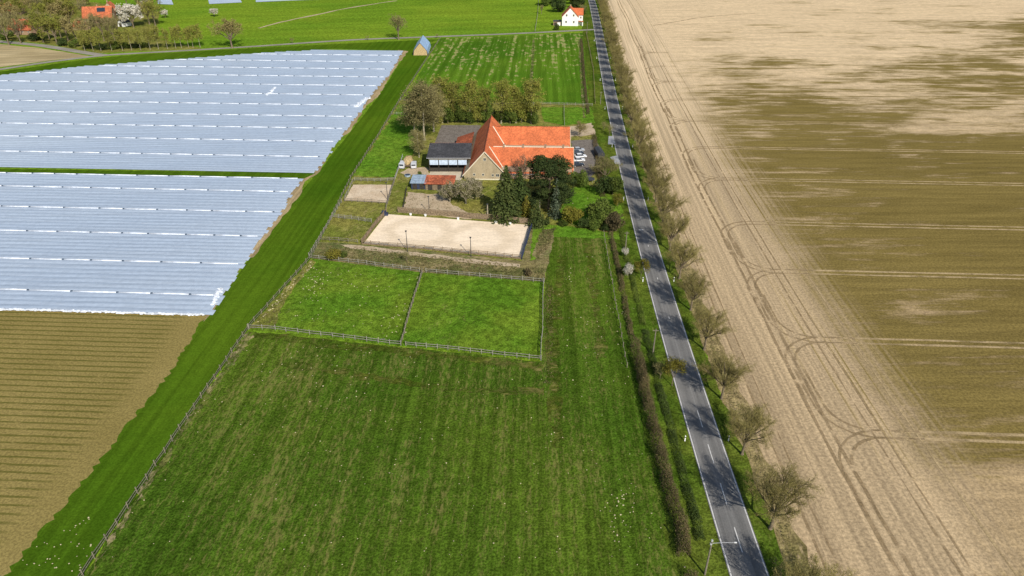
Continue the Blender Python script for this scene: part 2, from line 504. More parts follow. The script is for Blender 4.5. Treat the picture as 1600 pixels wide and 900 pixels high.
def plaster(name, c, stain):
    n = NT(name, 0.9, 0.15)
    v = n.coord()
    f = n.noise(n.coord('Object', (1.2, 1.2, 0.35)), 0.5, 5, 0.65); g = n.noise(v, 3.0, 3)
    col = n.mix(n.step(f, 0.4, 0.7, 0, 0.8), c, stain); col = n.gain(col, g, 0.92, 1.08)
    return n.done(col)
M['render'] = plaster('weathered_render', (0.42, 0.34, 0.22), (0.28, 0.23, 0.15))
M['white'] = plaster('white_wall_paint', (0.82, 0.82, 0.80), (0.76, 0.75, 0.72))
M['brick'] = plaster('pale_brick', (0.34, 0.23, 0.15), (0.27, 0.18, 0.12))
M['trim'] = plain('pale_trim', (0.66, 0.60, 0.46), 0.1)
M['glass'] = plain('dark_window_glass', (0.03, 0.04, 0.055), 0.2, 2.0, 0.12, 0.6)
M['blueglass'] = plain('pale_translucent_panel', (0.50, 0.60, 0.74), 0.15, 1.5, 0.3, 0.5)
M['dark'] = plain('dark_timber_boards', (0.045, 0.038, 0.030), 0.35, 3.0)
M['wood'] = plain('weathered_fence_wood', (0.20, 0.175, 0.13), 0.35, 4.0)
M['wood_pale'] = plain('silvered_fence_wood', (0.25, 0.235, 0.195), 0.3, 4.0)
M['wood_brown'] = plain('brown_boards', (0.20, 0.15, 0.095), 0.35, 3.0)
M['blueboard'] = plain('navy_board', (0.035, 0.045, 0.085), 0.3, 3.0)
M['pole'] = plain('pole_timber', (0.20, 0.175, 0.13), 0.2, 3.0)
M['steel'] = plain('dark_steel', (0.05, 0.052, 0.055), 0.2, 3.0, 0.5)
M['galv'] = plain('galvanised_steel', (0.42, 0.43, 0.44), 0.15, 3.0, 0.5, 0.5)
M['straw'] = plain('straw_bale', (0.46, 0.34, 0.17), 0.3, 2.5)
M['tarp'] = plain('blue_tarpaulin', (0.27, 0.40, 0.60), 0.15, 0.8, 0.4, 0.5)
M['plastic_white'] = plain('white_plastic', (0.78, 0.78, 0.76), 0.06)
M['black'] = plain('black_rubber', (0.02, 0.02, 0.022), 0.2)
M['stone'] = plain('pale_clod', (0.47, 0.41, 0.25), 0.3, 2.0)
for nm, c in (('car_white', (0.80, 0.81, 0.82)), ('car_silver', (0.45, 0.47, 0.50)), ('car_dark', (0.03, 0.035, 0.045)), ('car_blue', (0.06, 0.09, 0.16))):
    M[nm] = plain(nm + '_paint', c, 0.04, 1.0, 0.25, 0.6)
def fade(m, scale, a, b, top, seed_sc=(1, 1, 1)):
    # trodden or driven ground that thins out and breaks up
    t = m.node_tree; p = next(x for x in t.nodes if x.type == 'BSDF_PRINCIPLED')
    tc = t.nodes.new('ShaderNodeTexCoord'); no = t.nodes.new('ShaderNodeTexNoise'); no.inputs['Scale'].default_value = scale; no.inputs['Detail'].default_value = 5
    mr = t.nodes.new('ShaderNodeMapRange'); mr.inputs['From Min'].default_value = a; mr.inputs['From Max'].default_value = b; mr.inputs['To Max'].default_value = top
    t.links.new(tc.outputs['Object'], no.inputs['Vector']); t.links.new(no.outputs['Fac'], mr.inputs['Value']); t.links.new(mr.outputs[0], p.inputs['Alpha'])
fade(M['track_dark'], 0.35, 0.34, 0.58, 0.9)
fade(M['track_pale'], 0.22, 0.22, 0.50, 0.95)
fade(M['worn'], 0.6, 0.36, 0.58, 0.95)
# plants
M['bark'] = plain('grey_brown_bark', (0.165, 0.130, 0.085), 0.3, 3.0)
M['bark_pale'] = plain('pale_bark', (0.30, 0.265, 0.19), 0.3, 3.0)
M['twig'] = leafy('bare_twigs_with_buds', (0.205, 0.170, 0.062), (0.270, 0.222, 0.085), 0.3, 0.0, 0.10)
M['twig_brown'] = leafy('brown_bare_twigs', (0.185, 0.165, 0.066), (0.260, 0.228, 0.092), 0.3, 0.0, 0.15)
M['twig_red'] = leafy('reddish_bare_twigs', (0.185, 0.105, 0.062), (0.240, 0.140, 0.085), 0.3, 0.0, 0.1)
M['leaf_spring'] = leafy('fresh_yellow_green_leaves', (0.235, 0.260, 0.042), (0.330, 0.320, 0.065), 0.35, 0.3, 0.2)
M['bud_olive'] = leafy('olive_buds', (0.215, 0.195, 0.055), (0.285, 0.25, 0.08), 0.35, 0.2, 0.15)
M['leaf_mid'] = leafy('mid_green_leaves', (0.075, 0.110, 0.018), (0.120, 0.155, 0.028), 0.4, 0.25, 0.25)
M['leaf_dark'] = leafy('dark_evergreen_leaves', (0.032, 0.052, 0.012), (0.060, 0.085, 0.020), 0.4, 0.1, 0.25)
M['needle'] = leafy('spruce_needles', (0.048, 0.070, 0.017), (0.088, 0.108, 0.028), 0.5, 0.08, 0.15)
M['needle_dark'] = leafy('pine_needles', (0.026, 0.042, 0.011), (0.050, 0.070, 0.017), 0.45, 0.05, 0.1)
M['needle_blue'] = leafy('blue_spruce_needles', (0.062, 0.088, 0.050), (0.105, 0.130, 0.080), 0.6, 0.08, 0.1)
M['blossom'] = leafy('white_blossom', (0.56, 0.52, 0.42), (0.70, 0.67, 0.58), 0.6, 0.25, 0.08)
M['blossom_dull'] = leafy('faded_blossom_and_young_leaves', (0.20, 0.195, 0.075), (0.38, 0.33, 0.23), 0.8, 0.2, 0.08)
M['leaf_yellow'] = leafy('golden_green_leaves', (0.155, 0.145, 0.020), (0.210, 0.185, 0.030), 0.5, 0.25, 0.1)
M['tuft'] = leafy('dry_grass_tufts', (0.21, 0.175, 0.075), (0.105, 0.125, 0.032), 0.15, 0.2, 0.1)
M['hedge_twig'] = leafy('brown_hedge_twigs', (0.075, 0.060, 0.028), (0.125, 0.098, 0.045), 0.3, 0.0, 0.1)

# ------------------------------------------------------------------ the road axis
_l = [(920, 0), (929.5, 57), (943, 140), (958, 225), (987, 350), (1016, 450), (1044, 550), (1088, 715), (1138, 900)]
_r = [(928.5, 0), (944, 57), (962, 140), (982, 225), (1017, 350), (1050, 450), (1083, 550), (1136, 715), (1198, 900)]
_c = [(G(*a) + G(*b)) / 2 for a, b in zip(_l, _r)]
_pf = np.polyfit([p.y / 100 for p in _c], [p.x for p in _c], 3)
def road_x(y):
    y = max(-60.0, min(y, 900.0))
    if y > 640.0:
        a = float(np.polyval(_pf, 6.4)); b = float(np.polyval(_pf, 6.3)); return a + (a - b) / 10.0 * (y - 640.0)
    return float(np.polyval(_pf, y / 100))
def RD(s, t, z=0.0): return Vector((road_x(t) + s, t, z))

# ------------------------------------------------------------------ ground sheets
def outline(pts, step=None, jit=0.0, seed=1):
    """closed outline, edges cut into steps and roughened"""
    if not step: return [Vector((p[0], p[1], 0)) for p in pts]
    rng = random.Random(seed); out = []
    for i, a in enumerate(pts):
        b = pts[(i + 1) % len(pts)]; a = Vector(a[:2]); b = Vector(b[:2])
        L = (b - a).length; k = max(1, int(L / step)); nrm = Vector((-(b - a).y, (b - a).x)) / max(L, 1e-6)
        for j in range(k):
            p = a + (b - a) * (j / k)
            if j: p += nrm * rng.uniform(-jit, jit)
            out.append(Vector((p.x, p.y, 0)))
    return out

def sheet(name, pts, z, m, step=None, jit=0.0, seed=1, kind='structure'):
    bm = bmesh.new()
    vs_ = [bm.verts.new((p.x, p.y, z)) for p in outline(pts, step, jit, seed)]
    f = bm.faces.new(vs_)
    bm.normal_update()
    if f.normal.z < 0: bmesh.ops.reverse_faces(bm, faces=[f])
    bmesh.ops.triangulate(bm, faces=bm.faces[:])
    me = bpy.data.meshes.new(name); bm.to_mesh(me); bm.free()
    o = link(name, me, m)
    o['kind'] = kind
    return o

def P(*pp): return [G(*p) for p in pp]

def ribbon_mesh(name, pts, w, z, jit=0.0, seed=1):
    rng = random.Random(seed); V = []; F = []
    for i, p in enumerate(pts):
        d = (pts[min(i+1, len(pts)-1)] - pts[max(i-1, 0)]); d.z = 0; d.normalize()
        n = Vector((-d.y, d.x, 0))
        V += [tuple(p + n * (w/2 + rng.uniform(-jit, jit)) + Vector((0, 0, z))), tuple(p - n * (w/2 + rng.uniform(-jit, jit)) + Vector((0, 0, z)))]
        if i: F.append((2*i-2, 2*i-1, 2*i+1, 2*i))
    return V, F

def ribbons(name, lines, w, z, m, jit=0.0, kind='structure'):
    V = []; F = []
    for k, pts in enumerate(lines):
        v, f = ribbon_mesh(name, pts, w, z + 0.0013 * k, jit, k); n = len(V)
        V += v; F += [tuple(n + i for i in q) for q in f]
    me = bpy.data.meshes.new(name); me.from_pydata(V, [], F)
    bm = bmesh.new(); bm.from_mesh(me); bm.normal_update()
    bmesh.ops.reverse_faces(bm, faces=[f for f in bm.faces if f.normal.z < 0]); bm.to_mesh(me); bm.free()
    o = link(name, me, m)
    if kind: o['kind'] = kind
    return o

def dense(pts, step):
    out = []
    for a, b in zip(pts[:-1], pts[1:]):
        k = max(1, int((b - a).length / step))
        out += [a + (b - a) * (i / k) for i in range(k)]
    return out + [pts[-1]]

def smooth_path(pts, n=2):
    for _ in range(n):
        out = [pts[0]]
        for a, b in zip(pts[:-1], pts[1:]): out += [a * 0.75 + b * 0.25, a * 0.25 + b * 0.75]
        pts = out + [pts[-1]]
    return pts

sheet('ground', [(-2600, -400), (2600, -400), (2600, 5200), (-2600, 5200)], 0.0, M['meadow'])

# road with UV in metres (across, along)
def road_sheet(name, s0, s1, z, m, t0=-40.0, t1=900.0, dt=4.0, jit=0.0, seed=1, ds=None):
    rng = random.Random(seed)
    ts = np.arange(t0, t1 + 0.1, dt); ss = [s0, s1] if ds is None else ds
    bm = bmesh.new(); uvl = bm.loops.layers.uv.new('UVMap'); g = []
    for t in ts:
        g.append([(bm.verts.new((road_x(t) + s + (rng.uniform(-jit, jit)), t, z)), s, t) for s in ss])
    for i in range(len(ts) - 1):
        for j in range(len(ss) - 1):
            q = (g[i][j], g[i][j+1], g[i+1][j+1], g[i+1][j])
            f = bm.faces.new([a[0] for a in q])
            for lp, a in zip(f.loops, q): lp[uvl].uv = (a[1], a[2])
    me = bpy.data.meshes.new(name); bm.to_mesh(me); bm.free()
    o = link(name, me, m); o['kind'] = 'structure'; return o

RW = 2.85
road_sheet('field', 6, 900, 0.020, M['crop'], -60, 1400, 6.0, ds=[6, 8, 12, 20, 38, 60, 120, 240, 480, 900])
road_sheet('dry_verge', 5.2, 9.6, 0.036, M['deadverge'], -40, 900, 3.0, 0.7, 3)
road_sheet('verge', -10.5, 5.8, 0.052, M['verge'], -40, 900, 3.0, 0.5, 4)
road_sheet('road', -RW, RW, 0.10, M['asphalt'], dt=4.0)
for s, nm in ((-RW + 0.22, 'road_edge_line'), (RW - 0.22, 'road_edge_line')):
    o = ribbons('road_edge_line', [[RD(s, t) for t in np.arange(-40, 900, 4.0)]], 0.17, 0.106, M['paint'])
dash = []
for k in range(70):
    t0 = 58 + k * 9.0
    if t0 < 100 or k % 2 == 0:
        dash.append([RD(0.05, t0), RD(0.05, t0 + (4.6 if t0 < 100 else 0.9))])
ribbons('road_centre_line', dash, 0.15, 0.106, M['paint'])
ribbons('road_marking', [[RD(-1.3, G(1000, 359.5).y), RD(-0.1, G(1000, 359.5).y)]], 0.45, 0.107, M['paint'])

# tyre tracks of the tractor in the arable field
TSL = -0.050
def rowline(w, s0, s1, off=0.0, n=24):
    return [RD(s, w + TSL * (s - 38) + off) for s in np.linspace(s0, s1, n)]
tram = []; pale = []; darkt = []
TW = [92.0, 121.5, 152.0, 181.0, 215.5, 247.5, 281.0]
FT = [314.0, 347.0, 381.0, 416.0]
for w in TW:
    for off in (-0.95, 0.95):
        pale.append(rowline(w, 35.5, 420, off, 40))
def arc(w, off, side, r=9.0, s0=39.0):
    """from the row onto the headland track; side -1 turns towards the near end"""
    pts = [RD(s, w + TSL * (s - 38) + off) for s in np.linspace(s0, 31.5, 5)]
    rr = r + off * side * -1.0
    cs, ct = 31.5, w + TSL * (-6.5) + side * r
    for a in np.linspace(0, math.pi / 2, 12):
        pts.append(RD(cs - rr * math.sin(a), ct - side * rr * math.cos(a)))
    last = pts[-1]
    for d in range(1, 6): pts.append(RD(cs - rr, ct + side * d * 2.2))
    return pts
for i, w in enumerate(TW + FT):
    for off in (-0.95, 0.95):
        darkt.append(arc(w, off, -1)); 
        if i % 2 == 0 or i < 2: darkt.append(arc(w, off, 1, 8.0, 32.0))
ribbons('tyre_track', pale, 0.72, 0.040, M['track_pale'], 0.10)
ribbons('tyre_track', darkt, 0.50, 0.046, M['track_dark'], 0.08)
hl = []
for s in (21.6, 23.6):
    hl.append([RD(s + 0.4 * math.sin(t * 0.05), t) for t in np.arange(30, 640, 5.0)])
for s in (11.4, 13.3, 30.4, 32.3):
    hl.append([RD(s, t) for t in np.arange(30, 640, 5.0)])
ribbons('tyre_track', hl[:2], 0.62, 0.043, M['track_dark'], 0.10)
ribbons('tyre_track', hl[2:], 0.34, 0.049, M['track_dark'], 0.10)
ribbons('tyre_track', [[RD(38.2, t) for t in np.arange(30, 640, 5.0)]], 0.3, 0.048, M['track_pale'], 0.12)
far_tr = [[G(1020, 40), G(1045, 36), G(1100, 26), G(1180, 21)]]
ribbons('tyre_track', [dense(smooth_path(far_tr[0]), 4)], 1.2, 0.046, M['track_dark'], 0.15)

# left side sheets
FENCE_L = [(80, 975), (130, 900), (258, 708), (388, 515), (487, 403), (548, 283), (590, 215), (625, 157), (688, 60)]
strip_left = [(-40, 975), (10, 897), (90, 800), (160, 715), (220, 647), (262, 588), (314, 503), (330, 480), (368, 436), (392, 402), (420, 365), (470, 300), (500, 265), (548, 205), (590, 152), (637, 80), (640, 76)]
sheet('grass_strip', P(*(FENCE_L[:-1] + [(684, 66)] + [(x - (14 if y > 500 else 0), y) for x, y in strip_left[::-1]])), 0.016, M['strip'], 3.0, 0.25, 11)
sheet('grass_strip', P((-160, 262), (494, 270), (475, 279), (-160, 271)), 0.030, M['strip'], 3.0, 0.2, 12)
sheet('lane_verge', P((-300, 134), (0, 112), (150, 91), (220, 85), (400, 75), (520, 69), (690, 61), (672, 66), (638, 80), (520, 76), (400, 83), (130, 104), (0, 119), (-300, 150)), 0.020, M['strip'], 5.0, 0.3, 13)
margin = [(341, 488), (314, 503), (330, 480), (372, 420), (392, 402), (420, 365), (470, 300), (500, 265), (548, 205), (590, 152), (637, 80), (610, 76), (560, 150), (520, 210), (470, 270), (420, 330), (360, 400), (310, 488)]
sheet('bare_margin', P((322, 485), (318, 503), (342, 471), (368, 436), (385, 404), (396, 402), (432, 352), (472, 300), (476, 284), (500, 268), (520, 226), (548, 205), (572, 165), (590, 152), (604, 128), (622, 100), (638, 80), (622, 78), (590, 120), (560, 150), (520, 205), (480, 262), (450, 285), (420, 325), (360, 400), (310, 480)), 0.024, M['tan'], 3.0, 0.5, 14)

# row crop field bottom left (UV: metres from the strip, metres across the rows)
WX0 = -190.0
def wrow(p): return p.y + 0.052 * (p.x - WX0)
def on_row(w, x): return Vector((x, w - 0.052 * (x - WX0), 0))
edge_w = [(wrow(G(*p)), G(*p).x) for p in [(-40, 975), (10, 897), (90, 800), (160, 715), (206, 655), (262, 588), (314, 503), (327, 485)]]
edge_w.sort()
def rx_edge(w): return float(np.interp(w, [e[0] for e in edge_w], [e[1] for e in edge_w]))
W_BOT = wrow(G(0, 485.5))
bm = bmesh.new(); uvl = bm.loops.layers.uv.new('UVMap'); g = []
rng = random.Random(5)
for w in np.arange(20, W_BOT + 0.9, 0.86):
    xe = rx_edge(w) + rng.uniform(-0.5, 0.5)
    g.append([(bm.verts.new(on_row(w, x) + Vector((0, 0, 0.028))), xe - x, w) for x in (xe, xe - 4, xe - 15, xe - 60, -260)])
for i in range(len(g) - 1):
    for j in range(4):
        q = (g[i][j+1], g[i][j], g[i+1][j], g[i+1][j+1]); f = bm.faces.new([a[0] for a in q])
        for lp, a in zip(f.loops, q): lp[uvl].uv = (a[1], a[2])
me = bpy.data.meshes.new('row_field'); bm.to_mesh(me); bm.free()
link('row_field', me, M['rows'])['kind'] = 'structure'

# pasture and paddocks
hedge_s = -9.3
sheet('pasture', P((80, 975), (130, 900), (258, 708), (388, 518), (630, 543), (845, 565), (851, 440), (856, 372), (878, 362), (960, 366), (985, 450), (1001, 545), (1030, 660), (1062, 800), (1080, 900), (1098, 975)), 0.034, M['pasture'], 3.0, 0.3, 15)
sheet('holding_ground', P((487, 403), (548, 283), (590, 215), (625, 157), (640, 153), (925, 163), (938, 210), (960, 300), (985, 372), (960, 366), (878, 362), (852, 355), (851, 440), (663, 426)), 0.040, M['rough'], 3.0, 0.4, 16)
sheet('bank', P((487, 404), (498, 378), (566, 382), (815, 408), (832, 356), (868, 356), (850, 441), (663, 427)), 0.056, M['scrub'], 2.0, 0.3, 17)
sheet('paddock', P((389, 515), (487, 404), (661, 426), (627, 541)), 0.060, M['paddock'], 2.0, 0.1, 18)
sheet('paddock', P((628, 541), (662, 426), (850, 441), (845, 563)), 0.064, M['paddock'], 2.0, 0.1, 19)
sheet('fence_margin', P((389, 514), (486, 405), (494, 410), (474, 432), (446, 470), (428, 512)), 0.068, M['rough'], 1.5, 0.35, 20)
sheet('path', P((530, 382), (566, 384), (623, 391), (735, 405), (813, 413), (812, 418), (735, 411), (620, 396), (545, 388)), 0.072, M['path'], 1.2, 0.3, 21)
sheet('field', P((688, 60), (800, 56), (916, 51), (929, 110), (937, 165), (925, 163), (640, 156), (652, 122)), 0.044, M['farfield'], 4.0, 0.4, 22)
sheet('trodden_ground', P((630, 330), (636, 300), (690, 304), (705, 318), (742, 340), (735, 343), (640, 333)), 0.076, M['path'], 1.5, 0.6, 23)
sheet('trodden_ground', P((880, 200), (925, 192), (930, 210), (892, 214)), 0.077, M['path'], 2.0, 0.7, 24)
sheet('trodden_ground', P((638, 263), (668, 262), (672, 276), (640, 274), (625, 270)), 0.078, M['path'], 2.0, 0.6, 25)
sheet('mown_grass', P((889, 296), (915, 288), (945, 298), (972, 325), (975, 350), (900, 352), (870, 345)), 0.079, M['garden'], 1.5, 0.4, 26)
sheet('mown_grass', P((833, 352), (876, 352), (982, 368), (986, 375), (858, 370), (842, 404), (828, 408)), 0.080, M['garden'], 1.5, 0.3, 27)
sheet('mown_grass', P((550, 275), (592, 215), (622, 165), (655, 160), (646, 240), (624, 255), (618, 278)), 0.081, M['garden'], 2.0, 0.8, 28)
sheet('mown_grass', P((845, 168), (924, 168), (930, 192), (880, 196), (850, 190)), 0.082, M['garden'], 2.0, 0.6, 29)
sheet('compost_bed', P((846, 360), (868, 356), (860, 385), (838, 408), (832, 400)), 0.086, M['scrub'], 1.0, 0.4, 30)
sheet('tan_streak', P((388, 518), (400, 522), (372, 560), (340, 600), (300, 655), (250, 735), (205, 800), (160, 870), (148, 890), (150, 878), (200, 798), (262, 702), (330, 602)), 0.084, M['worn'], 0.7, 0.55, 31)
bandm = grass('grazed_band', (0.06, 0.092, 0.010), (0.10, 0.118, 0.016), (0.26, 0.22, 0.075), 0.75, R(85), 0.1, 2, 0.08)
fade(bandm, 0.45, 0.40, 0.62, 0.9)
ribbons('worn_band', [dense(smooth_path(P((395, 524), (450, 528), (540, 541), (630, 549), (740, 563), (848, 574))), 2), dense(smooth_path(P((430, 566), (540, 583), (660, 602), (760, 612), (850, 612))), 2)], 2.2, 0.036, bandm, 0.7)
ribbons('worn_band', [dense(smooth_path(P((861, 446), (862, 500), (864, 560), (868, 640), (872, 700))), 2), dense(smooth_path(P((918, 380), (922, 420), (932, 480), (940, 560))), 2), dense(smooth_path(P((878, 400), (872, 440), (872, 500))), 2)], 2.0, 0.0375, bandm, 0.7)
# lanes, stubble
lane = smooth_path(P((-220, 142), (0, 108.5), (75, 97), (150, 87.5), (200, 84), (300, 78.5), (400, 72.5), (500, 65.5), (575, 61), (640, 59), (690, 57), (800, 53), (905, 47.5), (935, 46)), 2)
ribbons('lane', [dense(lane, 6)], 4.0, 0.088, M['lane'], 0.15)
lane2 = smooth_path(P((-120, 55), (0, 65), (65, 71), (95, 76), (135, 83), (165, 87)), 2)
ribbons('lane', [dense(lane2, 6)], 5.5, 0.092, M['lane'], 0.2)
ribbons('path', [dense(smooth_path(P((833.5, 62), (833, 85), (831, 110), (829, 140), (827, 160))), 3)], 1.5, 0.054, M['worn'], 0.35)
ribbons('path', [dense(smooth_path(P((405, 44), (440, 34), (500, 22), (545, 12), (620, 1))), 6)], 2.0, 0.05, M['path'], 0.8)
sheet('stubble_field', P((-250, 62), (-120, 59), (0, 69), (60, 75), (100, 81), (142, 88), (75, 95), (0, 105), (-250, 138)), 0.058, M['stubble'], 5.0, 0.4, 32)
sheet('village_ground', P((-250, 56), (0, 62), (66, 68), (150, 83), (315, 76), (250, 62), (245, 40), (250, 18), (120, 0), (-250, -10)), 0.030, M['rough'], 6.0, 1.0, 33)
# arena, yards
_ac = sum(P((604, 335), (830, 352), (814, 404), (568, 381)), Vector()) / 4; _ad = G(815, 378) - G(585, 358)
M['sand'] = riding_sand(_ac, math.atan2(_ad.y, _ad.x), 21.0, 12.0)
sheet('riding_arena', P((604, 335), (830, 352), (814, 404), (568, 381)), 0.096, M['sand'])
sheet('small_riding_arena', P((552, 289), (614, 289), (606, 317), (538, 314)), 0.100, M['sand2'], 1.2, 0.15, 34)
sheet('yard', P((690, 196), (752, 196), (735, 232), (676, 232)), 0.104, M['yard'])
sheet('concrete_apron', P((673, 266), (728, 267), (720, 282), (669, 281)), 0.108, M['apron'])
sheet('car_park', P((893, 220), (930, 218), (937, 232), (938, 262), (920, 282), (894, 284)), 0.112, M['yard'], 1.5, 0.3, 35)
sheet('driveway', P((951, 213), (957.5, 213), (962, 226), (950, 226)), 0.116, M['layby'])
sheet('driveway', P((953, 246), (965, 243), (970, 257), (962, 257)), 0.120, M['layby'])
ribbons('field_track', [[RD(-13.2, t) for t in np.arange(285, 455, 4.0)]], 1.0, 0.124, M['worn'], 0.4)


# ================================================================== film over the beds
R_UP = [(629, 79), (604, 120), (577, 150), (560, 176), (540, 200), (515, 237), (490, 270)]
R_LO = [(470, 280), (455, 301), (437, 330), (412, 365), (388, 400), (360, 440), (341, 470), (329, 488)]
def edge_fn(px):
    e = sorted((wrow(G(*p)), G(*p).x) for p in px)
    return lambda w: float(np.interp(w, [a[0] for a in e], [a[1] for a in e]))
XR_UP, XR_LO = edge_fn(R_UP), edge_fn(R_LO)
_top = sorted((G(*p).x, wrow(G(*p))) for p in [(-160, 143), (0, 118), (130, 104), (260, 94), (400, 83.5), (520, 77)])
def x_left(w):
    if w <= _top[0][1]: return -290.0
    return float(np.interp(w, [a[1] for a in _top], [a[0] for a in _top]))

def film_sheet(w0, w1, XR, label, seam_hi=True, frng=None):
    n = max(2, round((w1 - w0) / 2.14)); per = (w1 - w0) / n
    prof = ((0.0, 0.06), (0.16, 0.10), (0.36, 0.165), (0.5, 0.18), (0.64, 0.165), (0.84, 0.10))
    xm = (XR(w0) + XR(w1)) / 2
    t = thing('film_sheet', label, 'plastic film', on_row((w0 + w1) / 2, xm), 0, 'plastic film sheets over the beds')
    off = t.location.copy()
    V = []; F = []; last = None
    for r in range(n):
        xr = XR(w0 + (r + 0.5) * per) + frng.uniform(-0.7, 0.7); xl = x_left(w0 + (r + 0.5) * per) + frng.uniform(-1.5, 1.5)
        k = max(3, int((xr - xl) / 7.0)); xs = np.linspace(xl, xr, k)
        base = len(V)
        plist = prof if r < n - 1 else prof + ((1.0, 0.06),)
        hj = [frng.uniform(0.90, 1.08) for _ in xs]; wj = [frng.uniform(-0.10, 0.10) for _ in xs]
        for (pw, pz) in plist + (() if r == n - 1 else ((1.0, 0.06),)):
            for x, h_, j in zip(xs, hj, wj):
                p = on_row(w0 + (r + pw) * per + j * (0.15 < pw < 0.85), x)
                V.append((p.x - off.x, p.y - off.y, 0.10 + pz * h_))
        m_ = len(plist) + (0 if r == n - 1 else 1)
        for a in range(m_ - 1):
            for i in range(k - 1):
                F.append((base + a*k + i, base + a*k + i + 1, base + (a+1)*k + i + 1, base + (a+1)*k + i))
        # the film is tucked down to the soil at its end
        e0 = len(V)
        for a in range(m_):
            vx = V[base + a*k + k - 1]; V.append((vx[0] + 0.55, vx[1], 0.05))
        for a in range(m_ - 1):
            F.append((base + a*k + k - 1, e0 + a, e0 + a + 1, base + (a+1)*k + k - 1))
    me = bpy.data.meshes.new('cover'); me.from_pydata(V, [], F)
    link('cover', me, M['film'], t, True)
    # folded edge along the seam: a raised white roll, broken into lengths
    mb = MB(); wS = w1 if seam_hi else w0
    xr = XR(wS) - 0.5; xl = x_left(wS); bags = []
    x = xl + frng.uniform(0, 4)
    while x < xr - 3:
        L = frng.uniform(7.5, 11.5); x2 = min(x + L, xr)
        a = on_row(wS, x) - off; b = on_row(wS, x2 - 0.55) - off
        mid = (a + b) / 2 + Vector((0, frng.uniform(-0.12, 0.12), 0))
        zz = Vector((0, 0, 0.24))
        mb.tube([a + zz, mid + zz, b + zz], [frng.uniform(0.12, 0.20), frng.uniform(0.14, 0.25), frng.uniform(0.12, 0.20)], 6)
        if x2 < xr: bags.append(on_row(wS, x2 - 0.35))
        x = x2
    mb.build('folded_edge', M['seam'], t, True)
    return bags

frng = random.Random(77)
seams_lo = [W_BOT + 0.6, 145.5 + 1.0, 162.2, 178.4, 194.8, 210.6]
W_LO_TOP = wrow(G(0, 270.5))
seams_lo.append(W_LO_TOP)
W_UP_BOT = wrow(G(0, 261.5))
seams_up = [W_UP_BOT, 243.4, 260.6, 276.8, 293.4, 310.4, 327.8, 345.0, 362.6, 380.0, 397.2, 414.0, 427.5]
all_bags = []
for i in range(len(seams_lo) - 1):
    pos = ['nearest the camera', 'second from the bare rows', 'third from the bare rows', 'third below the green gap', 'second below the green gap', 'just below the green gap'][i]
    lab = 'pale blue plastic film sheet of the nearer film field, ' + pos
    all_bags.append((film_sheet(seams_lo[i], seams_lo[i + 1] - 0.05, XR_LO, lab, True, frng), 'nearer', i))
for i in range(len(seams_up) - 1):
    n_ = len(seams_up) - 1
    pos = 'just above the green gap' if i == 0 else ('along the far lane' if i == n_ - 1 else (ORD[i] + ' up from the green gap' if i < 7 else ORD[n_ - 1 - i] + ' down from the lane edge'))
    lab = 'pale blue plastic film sheet of the farther film field, ' + pos
    all_bags.append((film_sheet(seams_up[i], seams_up[i + 1] - 0.05, XR_UP, lab, i < n_ - 1, frng), 'farther', i))
# white bottom hem of the nearer field, crumpled loose film
sb = MB().box(-0.28, 0.28, -0.2, 0.2, 0, 0.30)
_bm = bmesh.new(); _bm.from_mesh(sb.mesh('sandbag')); bmesh.ops.bevel(_bm, geom=_bm.edges[:], offset=0.08, segments=1, affect='EDGES')
sbm = bpy.data.meshes.new('sandbag'); _bm.to_mesh(sbm); _bm.free(); sbm.materials.append(M['sandbag'])
nb = 0
for bags, which, i in all_bags:
    for p in bags:
        if p.x < -0.78 * p.y - 25: continue          # outside the picture
        o = bpy.data.objects.new('sandbag', sbm); COL.objects.link(o)
        o.location = (p.x, p.y, 0.12); o.rotation_euler = (0, 0, frng.uniform(-0.3, 0.3)); nb += 1
        tag(o, 'small dark sandbag holding down a white seam of the %s plastic film field' % which, 'sandbag', 'sandbags on the %s film seams' % which)

def crumple(name, pts, label, seed, wid=1.6, n=90):
    rng = random.Random(seed); mb = MB(); c = sum(pts, Vector()) / len(pts)
    path = dense(pts, sum((b - a).length for a, b in zip(pts[:-1], pts[1:])) / n)
    for p in path:
        q = p - c + Vector((rng.uniform(-wid, wid), rng.uniform(-wid, wid), 0.30 + rng.uniform(0, 0.2)))
        s_ = rng.uniform(0.25, 0.6)
        mb.blob(q, (s_ * 1.3, s_ * 0.8, 0.2), rng, 6, 3, 0.4)
    o = mb.build(name, M['seam']); o.location = c
    tag(o, label, 'loose film')
crumple('loose_film', P((417, 150), (423, 145), (430, 138)), 'loose white film crumpled in a short streak across the farther film field', 1, 0.5, 34)
crumple('loose_film', P((333, 478), (340, 462), (346, 452)), 'loose white film bunched at the near right corner of the film', 2, 0.3, 26)
crumple('loose_film', P((556, 168), (566, 160), (575, 154)), 'loose white film bunched on the right edge of the farther film field', 3, 0.9, 70)
crumple('loose_film', [on_row(W_BOT + 0.2, x) for x in np.linspace(-150, XR_LO(W_BOT) - 1, 8)], 'white crumpled hem of film lying along the bare row field', 4, 0.12, 190)
